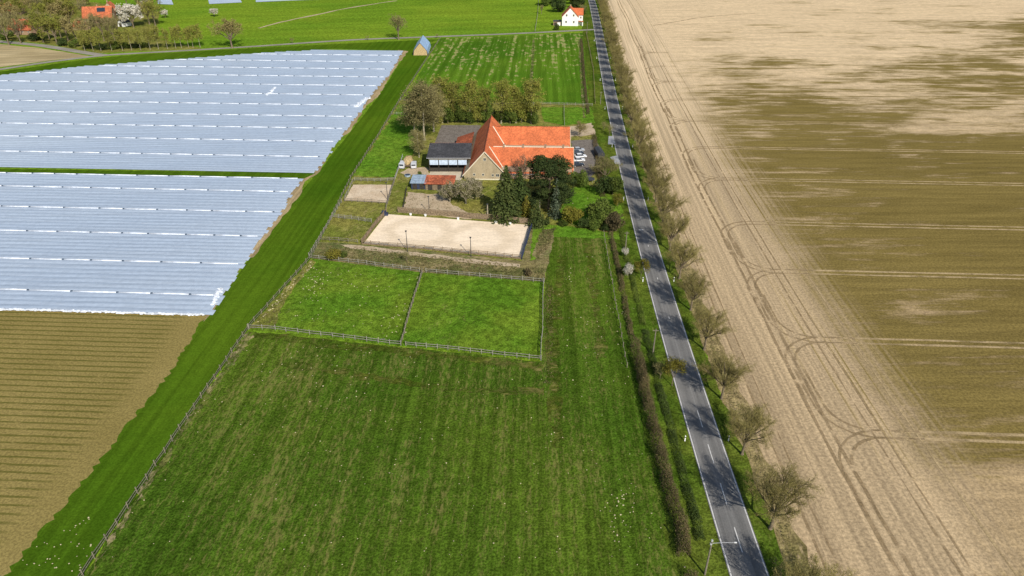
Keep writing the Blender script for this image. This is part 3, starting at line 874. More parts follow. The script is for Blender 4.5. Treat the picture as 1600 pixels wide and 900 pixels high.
# film on the beds beyond the meadow, at the upper border
for pp, lab in ((((243, -14), (262, -14), (271, 7.5), (247, 6.5)), 'small blue film patch beyond the meadow, left of the other two'),
                (((322, -14), (366, -14), (378, 4), (327, 6.5)), 'blue film patch beyond the meadow, the middle one of three'),
                (((398, -14), (470, -14), (505, -1), (400, 3.5)), 'blue film patch beyond the meadow, the widest and rightmost of three')):
    q = P(*pp); c = sum(q, Vector()) / 4; mb = MB(); n = 12
    for i in range(n):
        for (a, za), (b, zb) in (((i, .1), (i + .5, .45)), ((i + .5, .45), (i + 1, .1))):
            f = lambda t, u: q[3].lerp(q[0], t / n).lerp(q[2].lerp(q[1], t / n), u) - c
            A, B, C_, D = f(a, 0), f(a, 1), f(b, 1), f(b, 0)
            A.z = B.z = za + 0.1; C_.z = D.z = zb + 0.1
            mb.poly([A, B, C_, D])
    o = mb.build('film_sheet', M['film']); o.location = c; tag(o, lab, 'plastic film', 'plastic film sheets beyond the meadow')

# ================================================================== fences
def post_mesh(h, w, m):
    me = MB().box(-w/2, w/2, -w/2, w/2, -0.05, h).mesh('post'); me.materials.append(m); return me
POSTS = {}
def fence(pts, label, sp=2.6, h=1.35, rails=(0.55, 1.1), w=0.14, m='wood', rail_h=0.11, seed=1, boards=None, group=None, name='fence'):
    rng = random.Random(seed)
    pts = [Vector((p.x, p.y, 0)) for p in pts]; o0 = pts[0]
    t = thing(name, label, 'fence', o0, 0, group)
    key = (h, w, m)
    if key not in POSTS: POSTS[key] = post_mesh(h, w, M[m])
    seq = []
    for a, b in zip(pts[:-1], pts[1:]):
        k = max(1, round((b - a).length / sp)); seq += [a.lerp(b, i / k) for i in range(k)]
    seq.append(pts[-1])
    seq = [p + Vector((rng.uniform(-.08, .08), rng.uniform(-.08, .08), 0)) for p in seq]
    for p in seq[:100]:
        o = bpy.data.objects.new('post', POSTS[key]); COL.objects.link(o); o.parent = t
        o.location = p - o0; o.rotation_euler = (rng.uniform(-.05, .05), rng.uniform(-.05, .05), rng.uniform(0, .5)); o.scale = (1, 1, rng.uniform(0.92, 1.08))
    for z in rails:
        mb = MB()
        for a, b in zip(seq[:-1], seq[1:]):
            mb.bar(a - o0 + Vector((0, 0, z + rng.uniform(-.05, .05))), b - o0 + Vector((0, 0, z + rng.uniform(-.05, .05))), 0.07, rail_h)
        mb.build('rail', M[m], t)
    if boards:
        mb = MB()
        for a, b in zip(seq[:-1], seq[1:]): mb.bar(a - o0 + Vector((0, 0, boards / 2)), b - o0 + Vector((0, 0, boards / 2)), 0.05, boards)
        mb.build('kickboard', M['wood_brown'] if m != 'blueboard' else M[m], t)
    return t
fence(P((62, 1000), (130, 900), (258, 708), (388, 515)), 'wooden post and rail fence along the left side of the large pasture', 3.0, 1.4, (0.5, 1.0), seed=1)
fence(P((388, 514), (487, 403), (548, 281)), 'wooden fence between the green strip and the two paddocks, up to the small arena', 3.0, 1.4, (0.5, 1.0), seed=2)
fence(P((548, 280), (590, 215), (625, 157)), 'wooden fence beside the green strip left of the barn trees', 3.2, 1.4, (0.5, 1.0), seed=3)
fence(P((626, 156), (657, 108), (688, 61)), 'pale fence along the left edge of the patchy field up to the lane', 4.0, 1.4, (0.6, 1.1), seed=4)
fence(P((389, 514), (430, 516.5), (520, 527), (627, 540.5)), 'weathered fence on the near side of the left paddock', 2.6, 1.35, m='wood_pale', seed=5)
fence(P((634, 541), (700, 547), (770, 555), (845, 563)), 'weathered fence on the near side of the right paddock', 2.6, 1.35, m='wood_pale', seed=6)
fence(P((849, 440), (848, 500), (845, 563)), 'fence on the right side of the right paddock', 2.2, 1.4, (0.45, 0.9, 1.3), m='wood_pale', seed=7)
fence(P((484, 404), (560, 412), (656, 425)), 'weathered fence along the far side of the left paddock', 2.6, 1.35, m='wood_pale', seed=8)
fence(P((666, 426), (750, 433), (850, 442)), 'weathered fence along the far side of the right paddock', 2.6, 1.35, m='wood_pale', seed=9)
fence(P((660, 427), (643, 480), (627, 539)), 'fence dividing the left paddock from the right paddock', 2.2, 1.4, (0.4, 0.8, 1.2), 0.18, 'wood', seed=10)
fence(P((483, 402), (499, 376), (518, 343), (534, 317)), 'inner fence left of the two grass pens beside the riding arena', 2.6, 1.35, m='wood_pale', seed=11)
fence(P((519, 340), (550, 343.5), (581, 348)), 'pale rail fence between the two grass pens beside the riding arena', 2.2, 1.4, (0.4, 0.8, 1.25), m='wood_pale', seed=12)
fence(P((500, 376), (530, 377), (559, 380)), 'low fence on the near side of the grass pens', 2.6, 1.2, seed=13)
fence(P((539, 315), (570, 316.5), (605, 319)), 'near fence of the small sandy arena', 2.2, 1.3, seed=14)
fence(P((538, 314), (552, 284)), 'left fence of the small sandy arena', 2.4, 1.3, m='wood_pale', seed=15)
fence(P((554, 283), (585, 284), (616, 283)), 'far fence of the small sandy arena', 2.4, 1.3, (0.5, 0.9, 1.2), m='wood_pale', seed=16)
fence(P((617, 282), (610, 304), (603, 329)), 'right fence of the small sandy arena', 2.4, 1.3, (0.5, 0.9, 1.2), m='wood', seed=17)
fence(P((618, 280), (624, 262), (629, 246)), 'thin fence from the small arena up to the parked van', 3.0, 1.3, m='galv', w=0.08, rail_h=0.05, seed=18)
fence(P((630, 330), (636, 297)), 'dark fence left of the trodden ground by the red shed', 2.4, 1.5, (0.4, 0.8, 1.2), m='dark', seed=19)
fence(P((626, 157), (645, 159), (672, 161)), 'short pale fence running from the strip to the barn trees', 2.4, 1.3, m='wood_pale', seed=20)
fence(P((612, 179), (628, 180), (648, 182)), 'short pale fence below the other one by the barn trees', 2.4, 1.3, m='wood_pale', seed=21)
fence(P((700, 162), (780, 163.5), (860, 164), (925, 166)), 'thin fence along the near edge of the patchy field', 4.0, 1.4, m='wood_pale', seed=22)
fence(P((881, 166), (882, 196)), 'thin fence dividing the two small paddocks behind the barn', 3.0, 1.4, m='wood_pale', seed=23)
fence(P((916, 52), (927, 110), (930, 163)), 'fence on the road side of the patchy field', 4.0, 1.4, m='wood_brown', seed=24)
fence(P((836, 50), (840, 24), (842, -4)), 'pale fence left of the white house garden', 4.0, 1.4, m='wood_pale', seed=25)
fence(P((622, 332), (700, 338), (770, 344.5), (832, 351)), 'tall brown board fence on the far side of the riding arena', 2.4, 1.9, (1.75,), 0.18, 'wood_brown', 0.2, 26, 1.55)
fence(P((832, 351.5), (823, 380), (815, 406)), 'board fence with navy inner boards on the right side of the riding arena', 2.4, 1.6, (1.5,), 0.16, 'blueboard', 0.14, 27, 1.3)
fence(P((566, 381.5), (650, 389), (735, 397), (814, 405)), 'low board fence on the near side of the riding arena', 2.4, 1.35, (0.85, 1.2), 0.16, 'wood_brown', 0.14, 28, 0.5)
fence(P((604, 333), (583, 358), (566, 381)), 'brown board fence on the left side of the riding arena', 2.4, 1.6, (1.5,), 0.16, 'wood_brown', 0.16, 29, 1.3)
fence([RD(-11.6, t) for t in (112, 130, 150, 172, 186)], 'wire fence with wooden posts along the pasture side of the roadside hedge', 4.0, 1.3, (0.9,), m='wood', rail_h=0.04, seed=30)
# white and blue buckets and mounting blocks along the arena boards
for i, (px, py, lab) in enumerate(((642, 335.5, 'white bucket on the arena boards near the left corner'), (665, 337, 'white bucket on the arena boards, second from the left'), (716, 342, 'white bucket in the middle of the arena boards'), (775, 348, 'white bucket on the arena boards left of the last one'), (797, 350, 'white bucket on the arena boards near the right corner'))):
    o = MB().tube([(0, 0, 0), (0, 0, 0.55)], [0.32, 0.40], 9).build('bucket', M['plastic_white']); o.location = G(px, py) + Vector((0, -0.5, 0.1)); tag(o, lab, 'bucket', 'buckets along the arena boards')
t = thing('mounting_block', 'navy blue mounting block at the far left corner of the arena', 'mounting block', G(605, 336.5) + Vector((-0.6, 0, 0.08)))
MB().box(-0.9, 0.9, -0.6, 0.6, 0, 0.7).build('step', M['blueboard'], t); MB().box(-0.9, 0.3, -0.55, 0.55, 0.7, 1.3).build('platform', M['blueboard'], t)

# ================================================================== masts, poles, road furniture
def lamp_mast(base, top_py, label, w=0.09, arm=False, name='lamp_post', m='steel', cat='lamp post'):
    p = G(*base); h = height_at(base, top_py)
    t = thing(name, label, cat, p)
    MB().tube([(0, 0, -0.1), (0, 0, h)], [w * 1.3, w * 0.8], 8).build('pole', M[m], t)
    hd = MB().box(-0.24, 0.24, -0.16, 0.12, h - 0.06, h + 0.14).box(-0.2, 0.2, -0.22, -0.16, h - 0.14, h + 0.10)
    hd.build('lamp_head', M['steel'], t)
    return t
lamp_mast((637, 394), 361, 'dark floodlight mast on the near side of the arena, left of two')
lamp_mast((736, 401.5), 371, 'dark floodlight mast on the near side of the arena, right of two')
lamp_mast((671, 334), 307, 'thin floodlight mast behind the far arena boards')
lamp_mast((606, 313), 285, 'floodlight mast beside the small sandy arena')
lamp_mast((762, 343), 319, 'thick pale wooden floodlight post behind the arena near the spruce', 0.2, m='bark_pale')
def utility_pole(base, top, label, h=None):
    p = G(*base); h = h or height_at(base, top); t = thing('utility_pole', label, 'utility pole', p)
    MB().tube([(0, 0, -0.1), (0.0, 0, h)], [0.17, 0.11], 8).build('pole', M['pole'], t)
    MB().bar((-0.6, 0, h - 0.4), (0.6, 0, h - 0.4), 0.1, 0.1).build('crossarm', M['pole'], t)
    return t
utility_pole((1020, 553), 514, 'timber utility pole beside the roadside hedge, halfway up the road')
utility_pole((977, 391), 362, 'timber utility pole at the upper end of the large pasture near the road')
utility_pole((938, 163), 143, 'timber utility pole at the near corner of the patchy field')
utility_pole((917, 52), 34, 'timber utility pole beside the lane junction by the white house')
pb = (1101, 898); pp_ = G(*pb); ph = 7.2
t = thing('street_lamp', 'timber street lamp pole with a long thin white arm over the road', 'street lamp', pp_)
MB().tube([(0, 0, -0.1), (0, 0, ph)], [0.17, 0.11], 8).build('pole', M['pole'], t)
MB().tube([(0, 0, ph - 0.5), (1.6, 0, ph - 0.35), (3.2, -0.05, ph - 0.3)], [0.035, 0.03, 0.03], 6).build('arm', M['galv'], t)
MB().box(-0.12, 0.12, -0.1, 0.1, ph - 0.1, ph + 0.2).box(-0.2, 0.05, -0.12, 0.12, ph - 0.75, ph - 0.45).build('bracket', M['galv'], t)
MB().box(3.1, 3.45, -0.10, 0.04, ph - 0.36, ph - 0.26).build('lamp_head', M['plastic_white'], t)

dl_p = MB().prism([(-0.06, 0.06), (0.06, 0.06), (0.02, -0.06), (-0.02, -0.06)], 0, 1.0, 'y')
def delineator_mesh():
    a = MB(); a.v = []; pr = [(-0.09, -0.05), (0.09, -0.05), (0.03, 0.09), (-0.03, 0.09)]
    for z in (0, 0.98): a.v += [(x, y, z) for x, y in pr]
    a.v += [(x, y, 0.98 + (0.10 if y > 0 else 0.0)) for x, y in pr]
    for q in (0, 4):
        for j in range(4): a.f.append((q + j, q + (j+1) % 4, q + 4 + (j+1) % 4, q + 4 + j))
    a.f += [(3, 2, 1, 0), (8, 9, 10, 11)]
    return a.mesh('post_body')
dm = delineator_mesh(); dm.materials.append(M['plastic_white'])
db = MB().box(-0.092, 0.092, -0.053, 0.06, 0.70, 0.90).mesh('black_band'); db.materials.append(M['black'])
for i, tt in enumerate((90.5, 147.0, 197.5, 248.0, 298.5, 349.0, 399.5, 450)):
    for sd, nm in ((-1, 'left'), (1, 'right')):
        t = thing('delineator_post', 'white roadside marker post on the %s verge, %s from the camera end' % (nm, ORD[i]), 'marker post', RD(sd * (RW + 1.0), tt, 0.05), 0, 'white marker posts along the road', 1.15)
        for me in (dm, db):
            o = bpy.data.objects.new(me.name.split('.')[0], me); COL.objects.link(o); o.parent = t

# ================================================================== buildings
def slab(pts, th, mb):
    """roof plane with thickness, pts in order, thickness straight down"""
    n = len(mb.v); k = len(pts)
    mb.v += [tuple(p) for p in pts] + [(p[0], p[1], p[2] - th) for p in pts]
    mb.f.append(tuple(range(n, n + k))); mb.f.append(tuple(range(n + 2*k - 1, n + k - 1, -1)))
    for j in range(k): mb.f.append((n + j, n + (j+1) % k, n + k + (j+1) % k, n + k + j))
    return mb

def window(parent, c, w, h, axis='y', side=-1, m='glass', frame='trim', name='window'):
    """window proud of a wall; axis y: wall faces -y/+y, axis x: wall faces -x/+x"""
    x, y, z = c; d = 0.06 * side; f = MB(); g = MB()
    def bx(mb, u0, u1, v0, v1, d0, d1):
        a, b = sorted((d0, d1))
        if axis == 'y': mb.box(x + u0, x + u1, y + a, y + b, z + v0, z + v1)
        else: mb.box(x + a, x + b, y + u0, y + u1, z + v0, z + v1)
    t_ = 0.10
    bx(f, -w/2, w/2, h/2 - t_, h/2, -d * 0.3, d); bx(f, -w/2, w/2, -h/2, -h/2 + t_, -d * 0.3, d * 1.6)
    bx(f, -w/2, -w/2 + t_, -h/2 + t_, h/2 - t_, -d * 0.3, d); bx(f, w/2 - t_, w/2, -h/2 + t_, h/2 - t_, -d * 0.3, d)
    bx(f, -0.03, 0.03, -h/2 + t_, h/2 - t_, -d * 0.3, d * 0.8)
    o = f.build(name, M[frame], parent)
    bx(g, -w/2 + t_, w/2 - t_, -h/2 + t_, h/2 - t_, -d * 0.25, d * 0.5)
    g.build('pane', M[m], o)
    return o

# ---- the barn: long gabled hall running away from the camera, two parallel wings to the right
B0 = G(754, 281.5); B0 = Vector((-9.0, 215.0, 0))
barn = thing('barn', 'large barn with steep orange tiled roofs and a rendered gable facing the camera', 'barn', B0, R(-1.9))
hw, eh, rh, bl_ = 7.0, 2.3, 10.1, 39.5
wl = MB().prism([(-hw, 0), (hw, 0), (hw, eh + 0.1), (0, rh - 0.35), (-hw, eh + 0.1)], 0.0, bl_, 'y')
wl.build('wall', M['render'], barn)
MB().box(-hw + 3.5, hw - 0.5, -0.05, 0.02, 0, 0.45).build('plinth', M['trim'], barn)
def gable_roof(parent, hw, eh, rh, y0, y1, m, ov=0.55, th=0.22, axis='y', name='roof'):
    sl_ = (rh - eh) / hw; mb = MB(); ex = hw + ov; ez = eh - ov * sl_
    if axis == 'y':
        slab([(-ex, y0, ez), (0, y0, rh), (0, y1, rh), (-ex, y1, ez)], th, mb)
        slab([(0.0, y0, rh + 0.003), (ex, y0, ez), (ex, y1, ez), (0.0, y1, rh + 0.003)], th, mb)
    return mb.build(name, m, parent)
gable_roof(barn, hw, eh, rh, -0.35, bl_ + 0.35, M['roof'])
MB().tube([(0, -0.4, rh + 0.02), (0, bl_ + 0.4, rh + 0.02)], [0.16, 0.16], 8).build('ridge_tiles', M['roof_old'], barn)
# verge boards on the front gable
vb = MB()
for s_ in (-1, 1): vb.bar((s_ * (hw + 0.5), -0.40, eh - 0.8), (0, -0.40, rh - 0.22), 0.10, 0.30)
vb.build('verge_board', M['trim'], barn)
window(barn, (0.0, 0, 7.2), 0.95, 1.1)
window(barn, (-0.6, 0, 1.9), 0.85, 0.9); window(barn, (2.6, 0, 1.7), 0.85, 1.0); window(barn, (4.2, 0, 1.7), 1.2, 1.1); window(barn, (-3.6, 0, 1.9), 0.85, 0.9)
dr = MB().box(5.0, 6.1, -0.05, 0.02, 0.05, 2.0).build('door', M['dark'], barn); MB().box(5.9, 5.98, -0.09, -0.05, 1.0, 1.15).build('handle', M['galv'], dr)

def wing(y_ridge, half, eave, ridge, x_in, x_out, label):
    w_ = MB().prism([(y_ridge - half, 0), (y_ridge + half, 0), (y_ridge + half, eave + 0.1), (y_ridge, ridge - 0.35), (y_ridge - half, eave + 0.1)], x_in, x_out - 0.5, 'x')
    w_.build('wall', M['brick'], barn, label='pale brick wall of the ' + label)
    sl_ = (ridge - eave) / half; ov = 0.5; mb = MB(); yf, yb = y_ridge - half - ov, y_ridge + half + ov; ez = eave - ov * sl_
    slab([(x_in, yf, ez), (x_out, yf, ez), (x_out, y_ridge, ridge), (x_in, y_ridge, ridge)], 0.2, mb)
    slab([(x_in, y_ridge, ridge + 0.003), (x_out, y_ridge, ridge + 0.003), (x_out, yb, ez), (x_in, yb, ez)], 0.2, mb)
    mb.build('roof', M['roof'], barn)
    MB().tube([(x_in + 1, y_ridge, ridge + 0.02), (x_out + 0.05, y_ridge, ridge + 0.02)], [0.15, 0.15], 8).build('ridge_tiles', M['trim'] if y_ridge < 15 else M['roof_old'], barn)
    v2 = MB(); v2.bar((x_out + 0.06, yf, ez - 0.1), (x_out + 0.06, y_ridge, ridge - 0.12), 0.10, 0.28); v2.bar((x_out + 0.06, yb, ez - 0.1), (x_out + 0.06, y_ridge, ridge - 0.12), 0.10, 0.28)
    v2.build('verge_board', M['trim'], barn)
    return yf, ez
RX = 29.2
yf, ez = wing(7.6, 6.3, 2.5, 9.0, 1.5, RX + 0.3, 'front wing')
wing(30.0, 7.6, 2.6, 9.0, 1.5, RX, 'rear wing')
# lead valleys where the wings meet the hall roof: (x where both slopes have equal height)
def valley(yr, half, ridge, eave, front):
    slm = (rh - eh) / hw; slw = (ridge - eave) / half; pts = []
    for z in (ridge - 0.05, eave + (0.6 if front else 0.2)):
        x = (rh - z) / slm; y = yr - (ridge - z) / slw; pts.append((x, y, z + 0.07))
    return pts
vm = MB(); vm.bar(*valley(7.6, 6.3, 9.0, 2.5, True), 0.42, 0.08); vm.bar(*valley(30.0, 7.6, 9.0, 2.6, False), 0.42, 0.08); vm.build('valley_gutter', M['trim'], barn)
MB().bar((7.3, yf - 0.06, ez - 0.05), (RX, yf - 0.06, ez - 0.05), 0.14, 0.12).build('gutter', M['galv'], barn)
for x in (6.0, 12.5, 20.0, 26.0):
    c_ = MB().box(x - 0.3, x + 0.3, 7.3, 7.9, 8.6, 9.75).box(x - 0.36, x + 0.36, 7.24, 7.96, 9.75, 9.85).build('chimney', M['brick'], barn)
# skylights / snow hooks: small tilted vents on the front slope
sw_ = (9.0 - 2.5) / 6.3
for x, dy in ():
    y = 7.6 - dy; z = 9.0 - dy * sw_
    MB().prism([(-0.45, 0.02), (0.45, 0.95), (0.5, 1.12), (-0.5, 0.1)], x - 0.4, x + 0.4, 'x')
    mb = MB()
    for (a, b) in ((0, 0),):
        slab([(x - 0.4, y - 0.5, z - 0.5 * sw_ + 0.14), (x + 0.4, y - 0.5, z - 0.5 * sw_ + 0.14), (x + 0.4, y + 0.5, z + 0.5 * sw_ + 0.14), (x - 0.4, y + 0.5, z + 0.5 * sw_ + 0.14)], 0.10, mb)
    f_ = mb.build('roof_window', M['galv'], barn)
for x in (9.5, 12.0, 16.0, 19.0, 23.0, 27.0): window(barn, (x, 1.3, 1.35), 0.9, 0.9)
for y in (4.5, 7.6, 10.7): window(barn, (RX - 0.2, y, 3.0), 0.9, 1.2, 'x', 1)
MB().box(RX - 0.21, RX - 0.14, 5.6, 6.7, 0.05, 2.1).build('door', M['dark'], barn)

# lean-to with red tiles on the left slope of the barn
t = thing('lean_to', 'small red tiled lean-to on the left side of the barn', 'shed', B0 + Vector((-6.6, 15, 0)), R(-1.9))
mb = MB(); slab([(-5.8, -1.0, 2.4), (0.6, -1.0, 4.6), (0.6, 22.5, 4.6), (-5.8, 22.5, 2.4)], 0.2, mb); mb.build('roof', M['roof_old'], t)
MB().box(-5.2, 0, -0.6, 22.1, 0, 2.3).build('wall', M['brick'], t)
MB().box(-5.26, -5.2, 5.0, 8.0, 0, 2.1).build('door', M['dark'], t)

# open stable with dark roof
s0 = G(671, 268.5); s1 = G(731, 268.5); SWd = s1.x - s0.x
t = thing('stable', 'open fronted stable with dark roof and pale blue panels beside the barn', 'stable', s0)
hS = 5.4; hB = 7.4; dS = 8.5
mb = MB(); slab([(-0.6, -0.9, hS), (SWd + 1.2, -0.9, hS), (SWd + 1.2, dS, hB), (-0.3, dS, hB)], 0.2, mb); mb.build('roof', M['slate'], t)
mb = MB(); slab([(-0.3, dS + 0.003, hB + 0.03), (SWd + 1.2, dS + 0.003, hB + 0.03), (SWd + 1.2, dS + 3.2, hB - 1.6), (0.2, dS + 3.2, hB - 1.6)], 0.2, mb); mb.build('roof', M['roof_old'], t, label='red tiled rear slope of the roof')
w_ = MB().box(0, 0.2, 0.1, dS + 2.6, 0, 5.1).box(SWd - 0.2, SWd, 0.1, dS + 2.6, 0, 5.1).box(0.2, SWd - 0.2, dS + 2.4, dS + 2.6, 0, 5.5).box(0.2, SWd - 0.2, 2.2, 2.35, 0, 2.4)
w_.build('wall', M['dark'], t)
pst = MB().box(0, 0, 0, 0, 0, 0)
for i in range(5):
    x = 0.1 + i * (SWd - 0.2) / 4
    MB().box(x - 0.1, x + 0.1, -0.12, 0.1, 0, hS - 0.1).build('post', M['dark'], t)
for i in range(4):
    x = 0.1 + i * (SWd - 0.2) / 4; d_ = (SWd - 0.2) / 4
    if i != 1 or True: MB().box(x + 0.16, x + d_ - 0.16, -0.05, 0.03, 2.55, 4.3).build('panel', M['blueglass'], t)
MB().box(0.0, SWd, -0.16, -0.12, 4.4, 4.75).build('beam', M['trim'], t)
MB().box(0.0, SWd, -0.02, 0.04, 0.0, 1.5).build('half_wall', M['dark'], t)
MB().tube([(-0.6, -1.0, hS - 0.15), (SWd + 1.2, -1.0, hS - 0.15)], [0.09, 0.09], 6).build('gutter', M['galv'], t)

# row of small sheds
def small_shed(base, wd, dp, hf, hb, roofm, wallm, label, doors=1):
    t = thing('shed', label, 'shed', base, R(-2))
    mb = MB(); slab([(-0.3, -0.5, hf), (wd + 0.25, -0.5, hf), (wd + 0.25, dp + 0.3, hb), (-0.3, dp + 0.3, hb)], 0.12, mb); mb.build('roof', M[roofm], t)
    MB().box(0, wd, 0, dp, 0, hf - 0.15).build('wall', M[wallm], t)
    for i in range(doors):
        x = wd * (i + 0.5) / doors
        MB().box(x - 0.7, x + 0.7, -0.05, 0.0, 0.05, hf - 0.45).build('door', M['dark'], t)
    mb = MB()
    if roofm == 'metal':
        for i in range(9):
            x = -0.2 + i * (wd + 0.4) / 8; mb.bar((x, -0.5, hf + 0.02), (x, dp + 0.3, hb + 0.02), 0.06, 0.05)
        mb.build('roof_rib', M['metal'], t)
    return t
small_shed(G(643, 296), 4.6, 5.4, 2.4, 2.9, 'metal', 'blueboard', 'low shed with a blue grey sheet metal roof in front of the stable', 2)
small_shed(G(665, 297), 9.2, 5.4, 2.35, 3.0, 'roof_old', 'wood_brown', 'low open shed with a red tiled roof next to the metal roofed shed', 3)

# white house by the lane
h0 = G(890.5, 40.5)
t = thing('house', 'white two storey house with an orange roof where the lane meets the road', 'house', h0, R(-4), None, (1.06, 1.06, 1.16))
MB().prism([(-5.3, 0), (5.3, 0), (5.3, 5.2), (0, 10.0), (-5.3, 5.2)], 0, 11, 'y').build('wall', M['white'], t)
gable_roof(t, 5.3, 5.4, 10.35, -0.4, 11.4, M['roof'], 0.4)
MB().prism([(3.0, 0), (10.5, 0), (10.5, 6.0), (6.75, 8.9), (3.0, 6.0)], 0.5, 8.3, 'x').build('wall', M['white'], t)
mb = MB(); slab([(0.5, 2.6, 5.9), (8.6, 2.6, 5.9), (8.6, 6.75, 9.3), (0.5, 6.75, 9.3)], 0.2, mb); slab([(0.5, 6.75, 9.303), (8.6, 6.75, 9.303), (8.6, 10.9, 5.9), (0.5, 10.9, 5.9)], 0.2, mb); mb.build('roof', M['roof'], t)
for x, z in ((-2.4, 6.0), (2.2, 6.0), (-2.6, 2.3), (2.4, 2.3)): window(t, (x, 0, z), 1.1, 1.3)
window(t, (7.0, 3.0, 4.4), 1.0, 1.2)
MB().box(-0.4, 0.4, 6, 6.8, 9.4, 11.2).build('chimney', M['brick'], t)
mb = MB(); slab([(5.4, 0.2, 2.7), (8.8, 0.2, 2.4), (8.8, 3.0, 2.4), (5.4, 3.0, 2.7)], 0.15, mb); mb.build('porch_roof', M['roof_old'], t)
MB().box(7.9, 8.5, 0.4, 2.8, 0, 2.2).build('porch_wall', M['white'], t)
t = thing('garage', 'low garage with a tan wall and a flat dark roof left of the white house', 'garage', h0 + Vector((-11.5, 1.5, 0)), R(-4))
MB().box(0, 5.2, 0, 6, 0, 2.6).build('wall', M['brick'], t); MB().box(-0.2, 5.4, -0.2, 6.2, 2.6, 2.8).build('roof', M['slate'], t)
MB().box(0.5, 2.4, -0.05, 0.0, 0, 2.1).build('door', M['dark'], t); MB().box(2.8, 4.8, -0.05, 0.0, 0, 2.1).build('door', M['white'], t)

# farmhouses of the village
def farmhouse(px, L, Wd, eave, ridge, rz, label, wallm='brick', roofm='roof_village', panel=False):
    p = G(*px); t = thing('farmhouse', label, 'house', p, rz)
    MB().prism([(-Wd/2, 0), (Wd/2, 0), (Wd/2, eave), (0, ridge - 0.3), (-Wd/2, eave)], -L/2, L/2, 'x').build('wall', M[wallm], t)
    sl_ = (ridge - eave) / (Wd/2); mb = MB(); e = Wd/2 + 0.5; ez = eave - 0.5 * sl_
    slab([(-L/2 - 0.3, -e, ez), (L/2 + 0.3, -e, ez), (L/2 + 0.3, 0, ridge), (-L/2 - 0.3, 0, ridge)], 0.2, mb)
    slab([(-L/2 - 0.3, 0, ridge + .003), (L/2 + 0.3, 0, ridge + .003), (L/2 + 0.3, e, ez), (-L/2 - 0.3, e, ez)], 0.2, mb)
    mb.build('roof', M[roofm], t)
    n_ = max(2, int(L / 4))
    for i in range(n_): window(t, (-L/2 + L * (i + 0.5) / n_, -Wd/2, eave * 0.55), 1.1, 1.2)
    window(t, (L/2, 0, eave + 0.6), 1.0, 1.2, 'x', 1)
    MB().box(-0.4, 0.4, 0.4, 1.2, ridge - 0.8, ridge + 1.0).build('chimney', M['brick'], t)
    if panel:
        mb = MB(); y0, y1 = -Wd * 0.26, -Wd * 0.08
        slab([(0, y0, ridge + y0 * sl_ + .12), (L * 0.28, y0, ridge + y0 * sl_ + .12), (L * 0.28, y1, ridge + y1 * sl_ + .12), (0, y1, ridge + y1 * sl_ + .12)], 0.08, mb); mb.build('solar_panel', M['glass'], t)
    return t
farmhouse((158, 34), 19, 13, 4.0, 10.5, R(14), 'large village farmhouse with a bright orange roof and dark solar panel', 'brick', 'roof_village', True)
farmhouse((176, 27), 9, 12, 4.5, 10.8, R(104), 'orange roofed cross building behind the large village farmhouse', 'render')
farmhouse((128, 46), 10, 7, 2.6, 6.0, R(-35), 'small village outbuilding with a bright orange roof, left of the farmhouse', 'brick')
farmhouse((42, 52), 17, 11, 3.6, 9.0, R(-8), 'village farmhouse with an old red roof half hidden behind bare trees', 'brick', 'roof_old')
farmhouse((20, 22), 16, 10, 3.6, 8.5, R(10), 'far village house with an old red roof among bare trees at the left border', 'brick', 'roof_old')
t = thing('white_shed', 'small white shed beside the blossoming tree in the village', 'shed', G(189, 42), R(-20))
MB().prism([(-2.6, 0), (2.6, 0), (2.6, 2.8), (0, 4.4), (-2.6, 2.8)], 0, 7, 'y').build('wall', M['white'], t); gable_roof(t, 2.6, 2.9, 4.6, -0.3, 7.3, M['slate'], 0.3, 0.12)
MB().box(-1.2, 1.2, -0.05, 0, 0, 2.3).build('door', M['dark'], t)

# straw stack under a blue tarpaulin, at the head of the strip
a_ = G(657, 86.5); b_ = G(666, 64); dd = (b_ - a_); Ls = dd.length
t = thing('straw_stack', 'long straw stack under a blue tarpaulin at the head of the green strip', 'straw stack', a_, math.atan2(dd.y, dd.x) - math.pi / 2)
MB().prism([(-4.0, 0), (4.0, 0), (3.6, 2.6), (0, 6.6), (-3.6, 2.6)], 0, Ls * 0.55, 'y').build('straw', M['straw'], t)
mb = MB(); L_ = Ls * 0.55
slab([(-4.3, -0.1, 0.6), (-3.8, -0.1, 2.7), (0, 0.5, 6.9), (0, L_ + 0.3, 6.9), (-3.8, L_ + 0.3, 2.7), (-4.3, L_ + 0.3, 0.6)], 0.08, mb)
mb = MB()
for s_ in (-1, 1):
    slab([(s_*4.35, -0.2, 0.5), (s_*3.85, -0.2, 2.75), (s_*3.85, L_ + 0.3, 2.75), (s_*4.35, L_ + 0.3, 0.5)], 0.06, mb)
    slab([(s_*3.85, -0.2, 2.753), (0, 0.6, 6.95), (0, L_ + 0.3, 6.95), (s_*3.85, L_ + 0.3, 2.753)], 0.06, mb)
mb.build('tarpaulin', M['tarp'], t)
tb = MB()
for i in range(8): tb.blob((3.9 + 0.35 * (i % 2), 1.5 + i * L_ / 8.5, 0.5), (0.45, 0.45, 0.2), random.Random(i), 8, 3, 0.1)
tb.build('weight_bag', M['stone'], t)

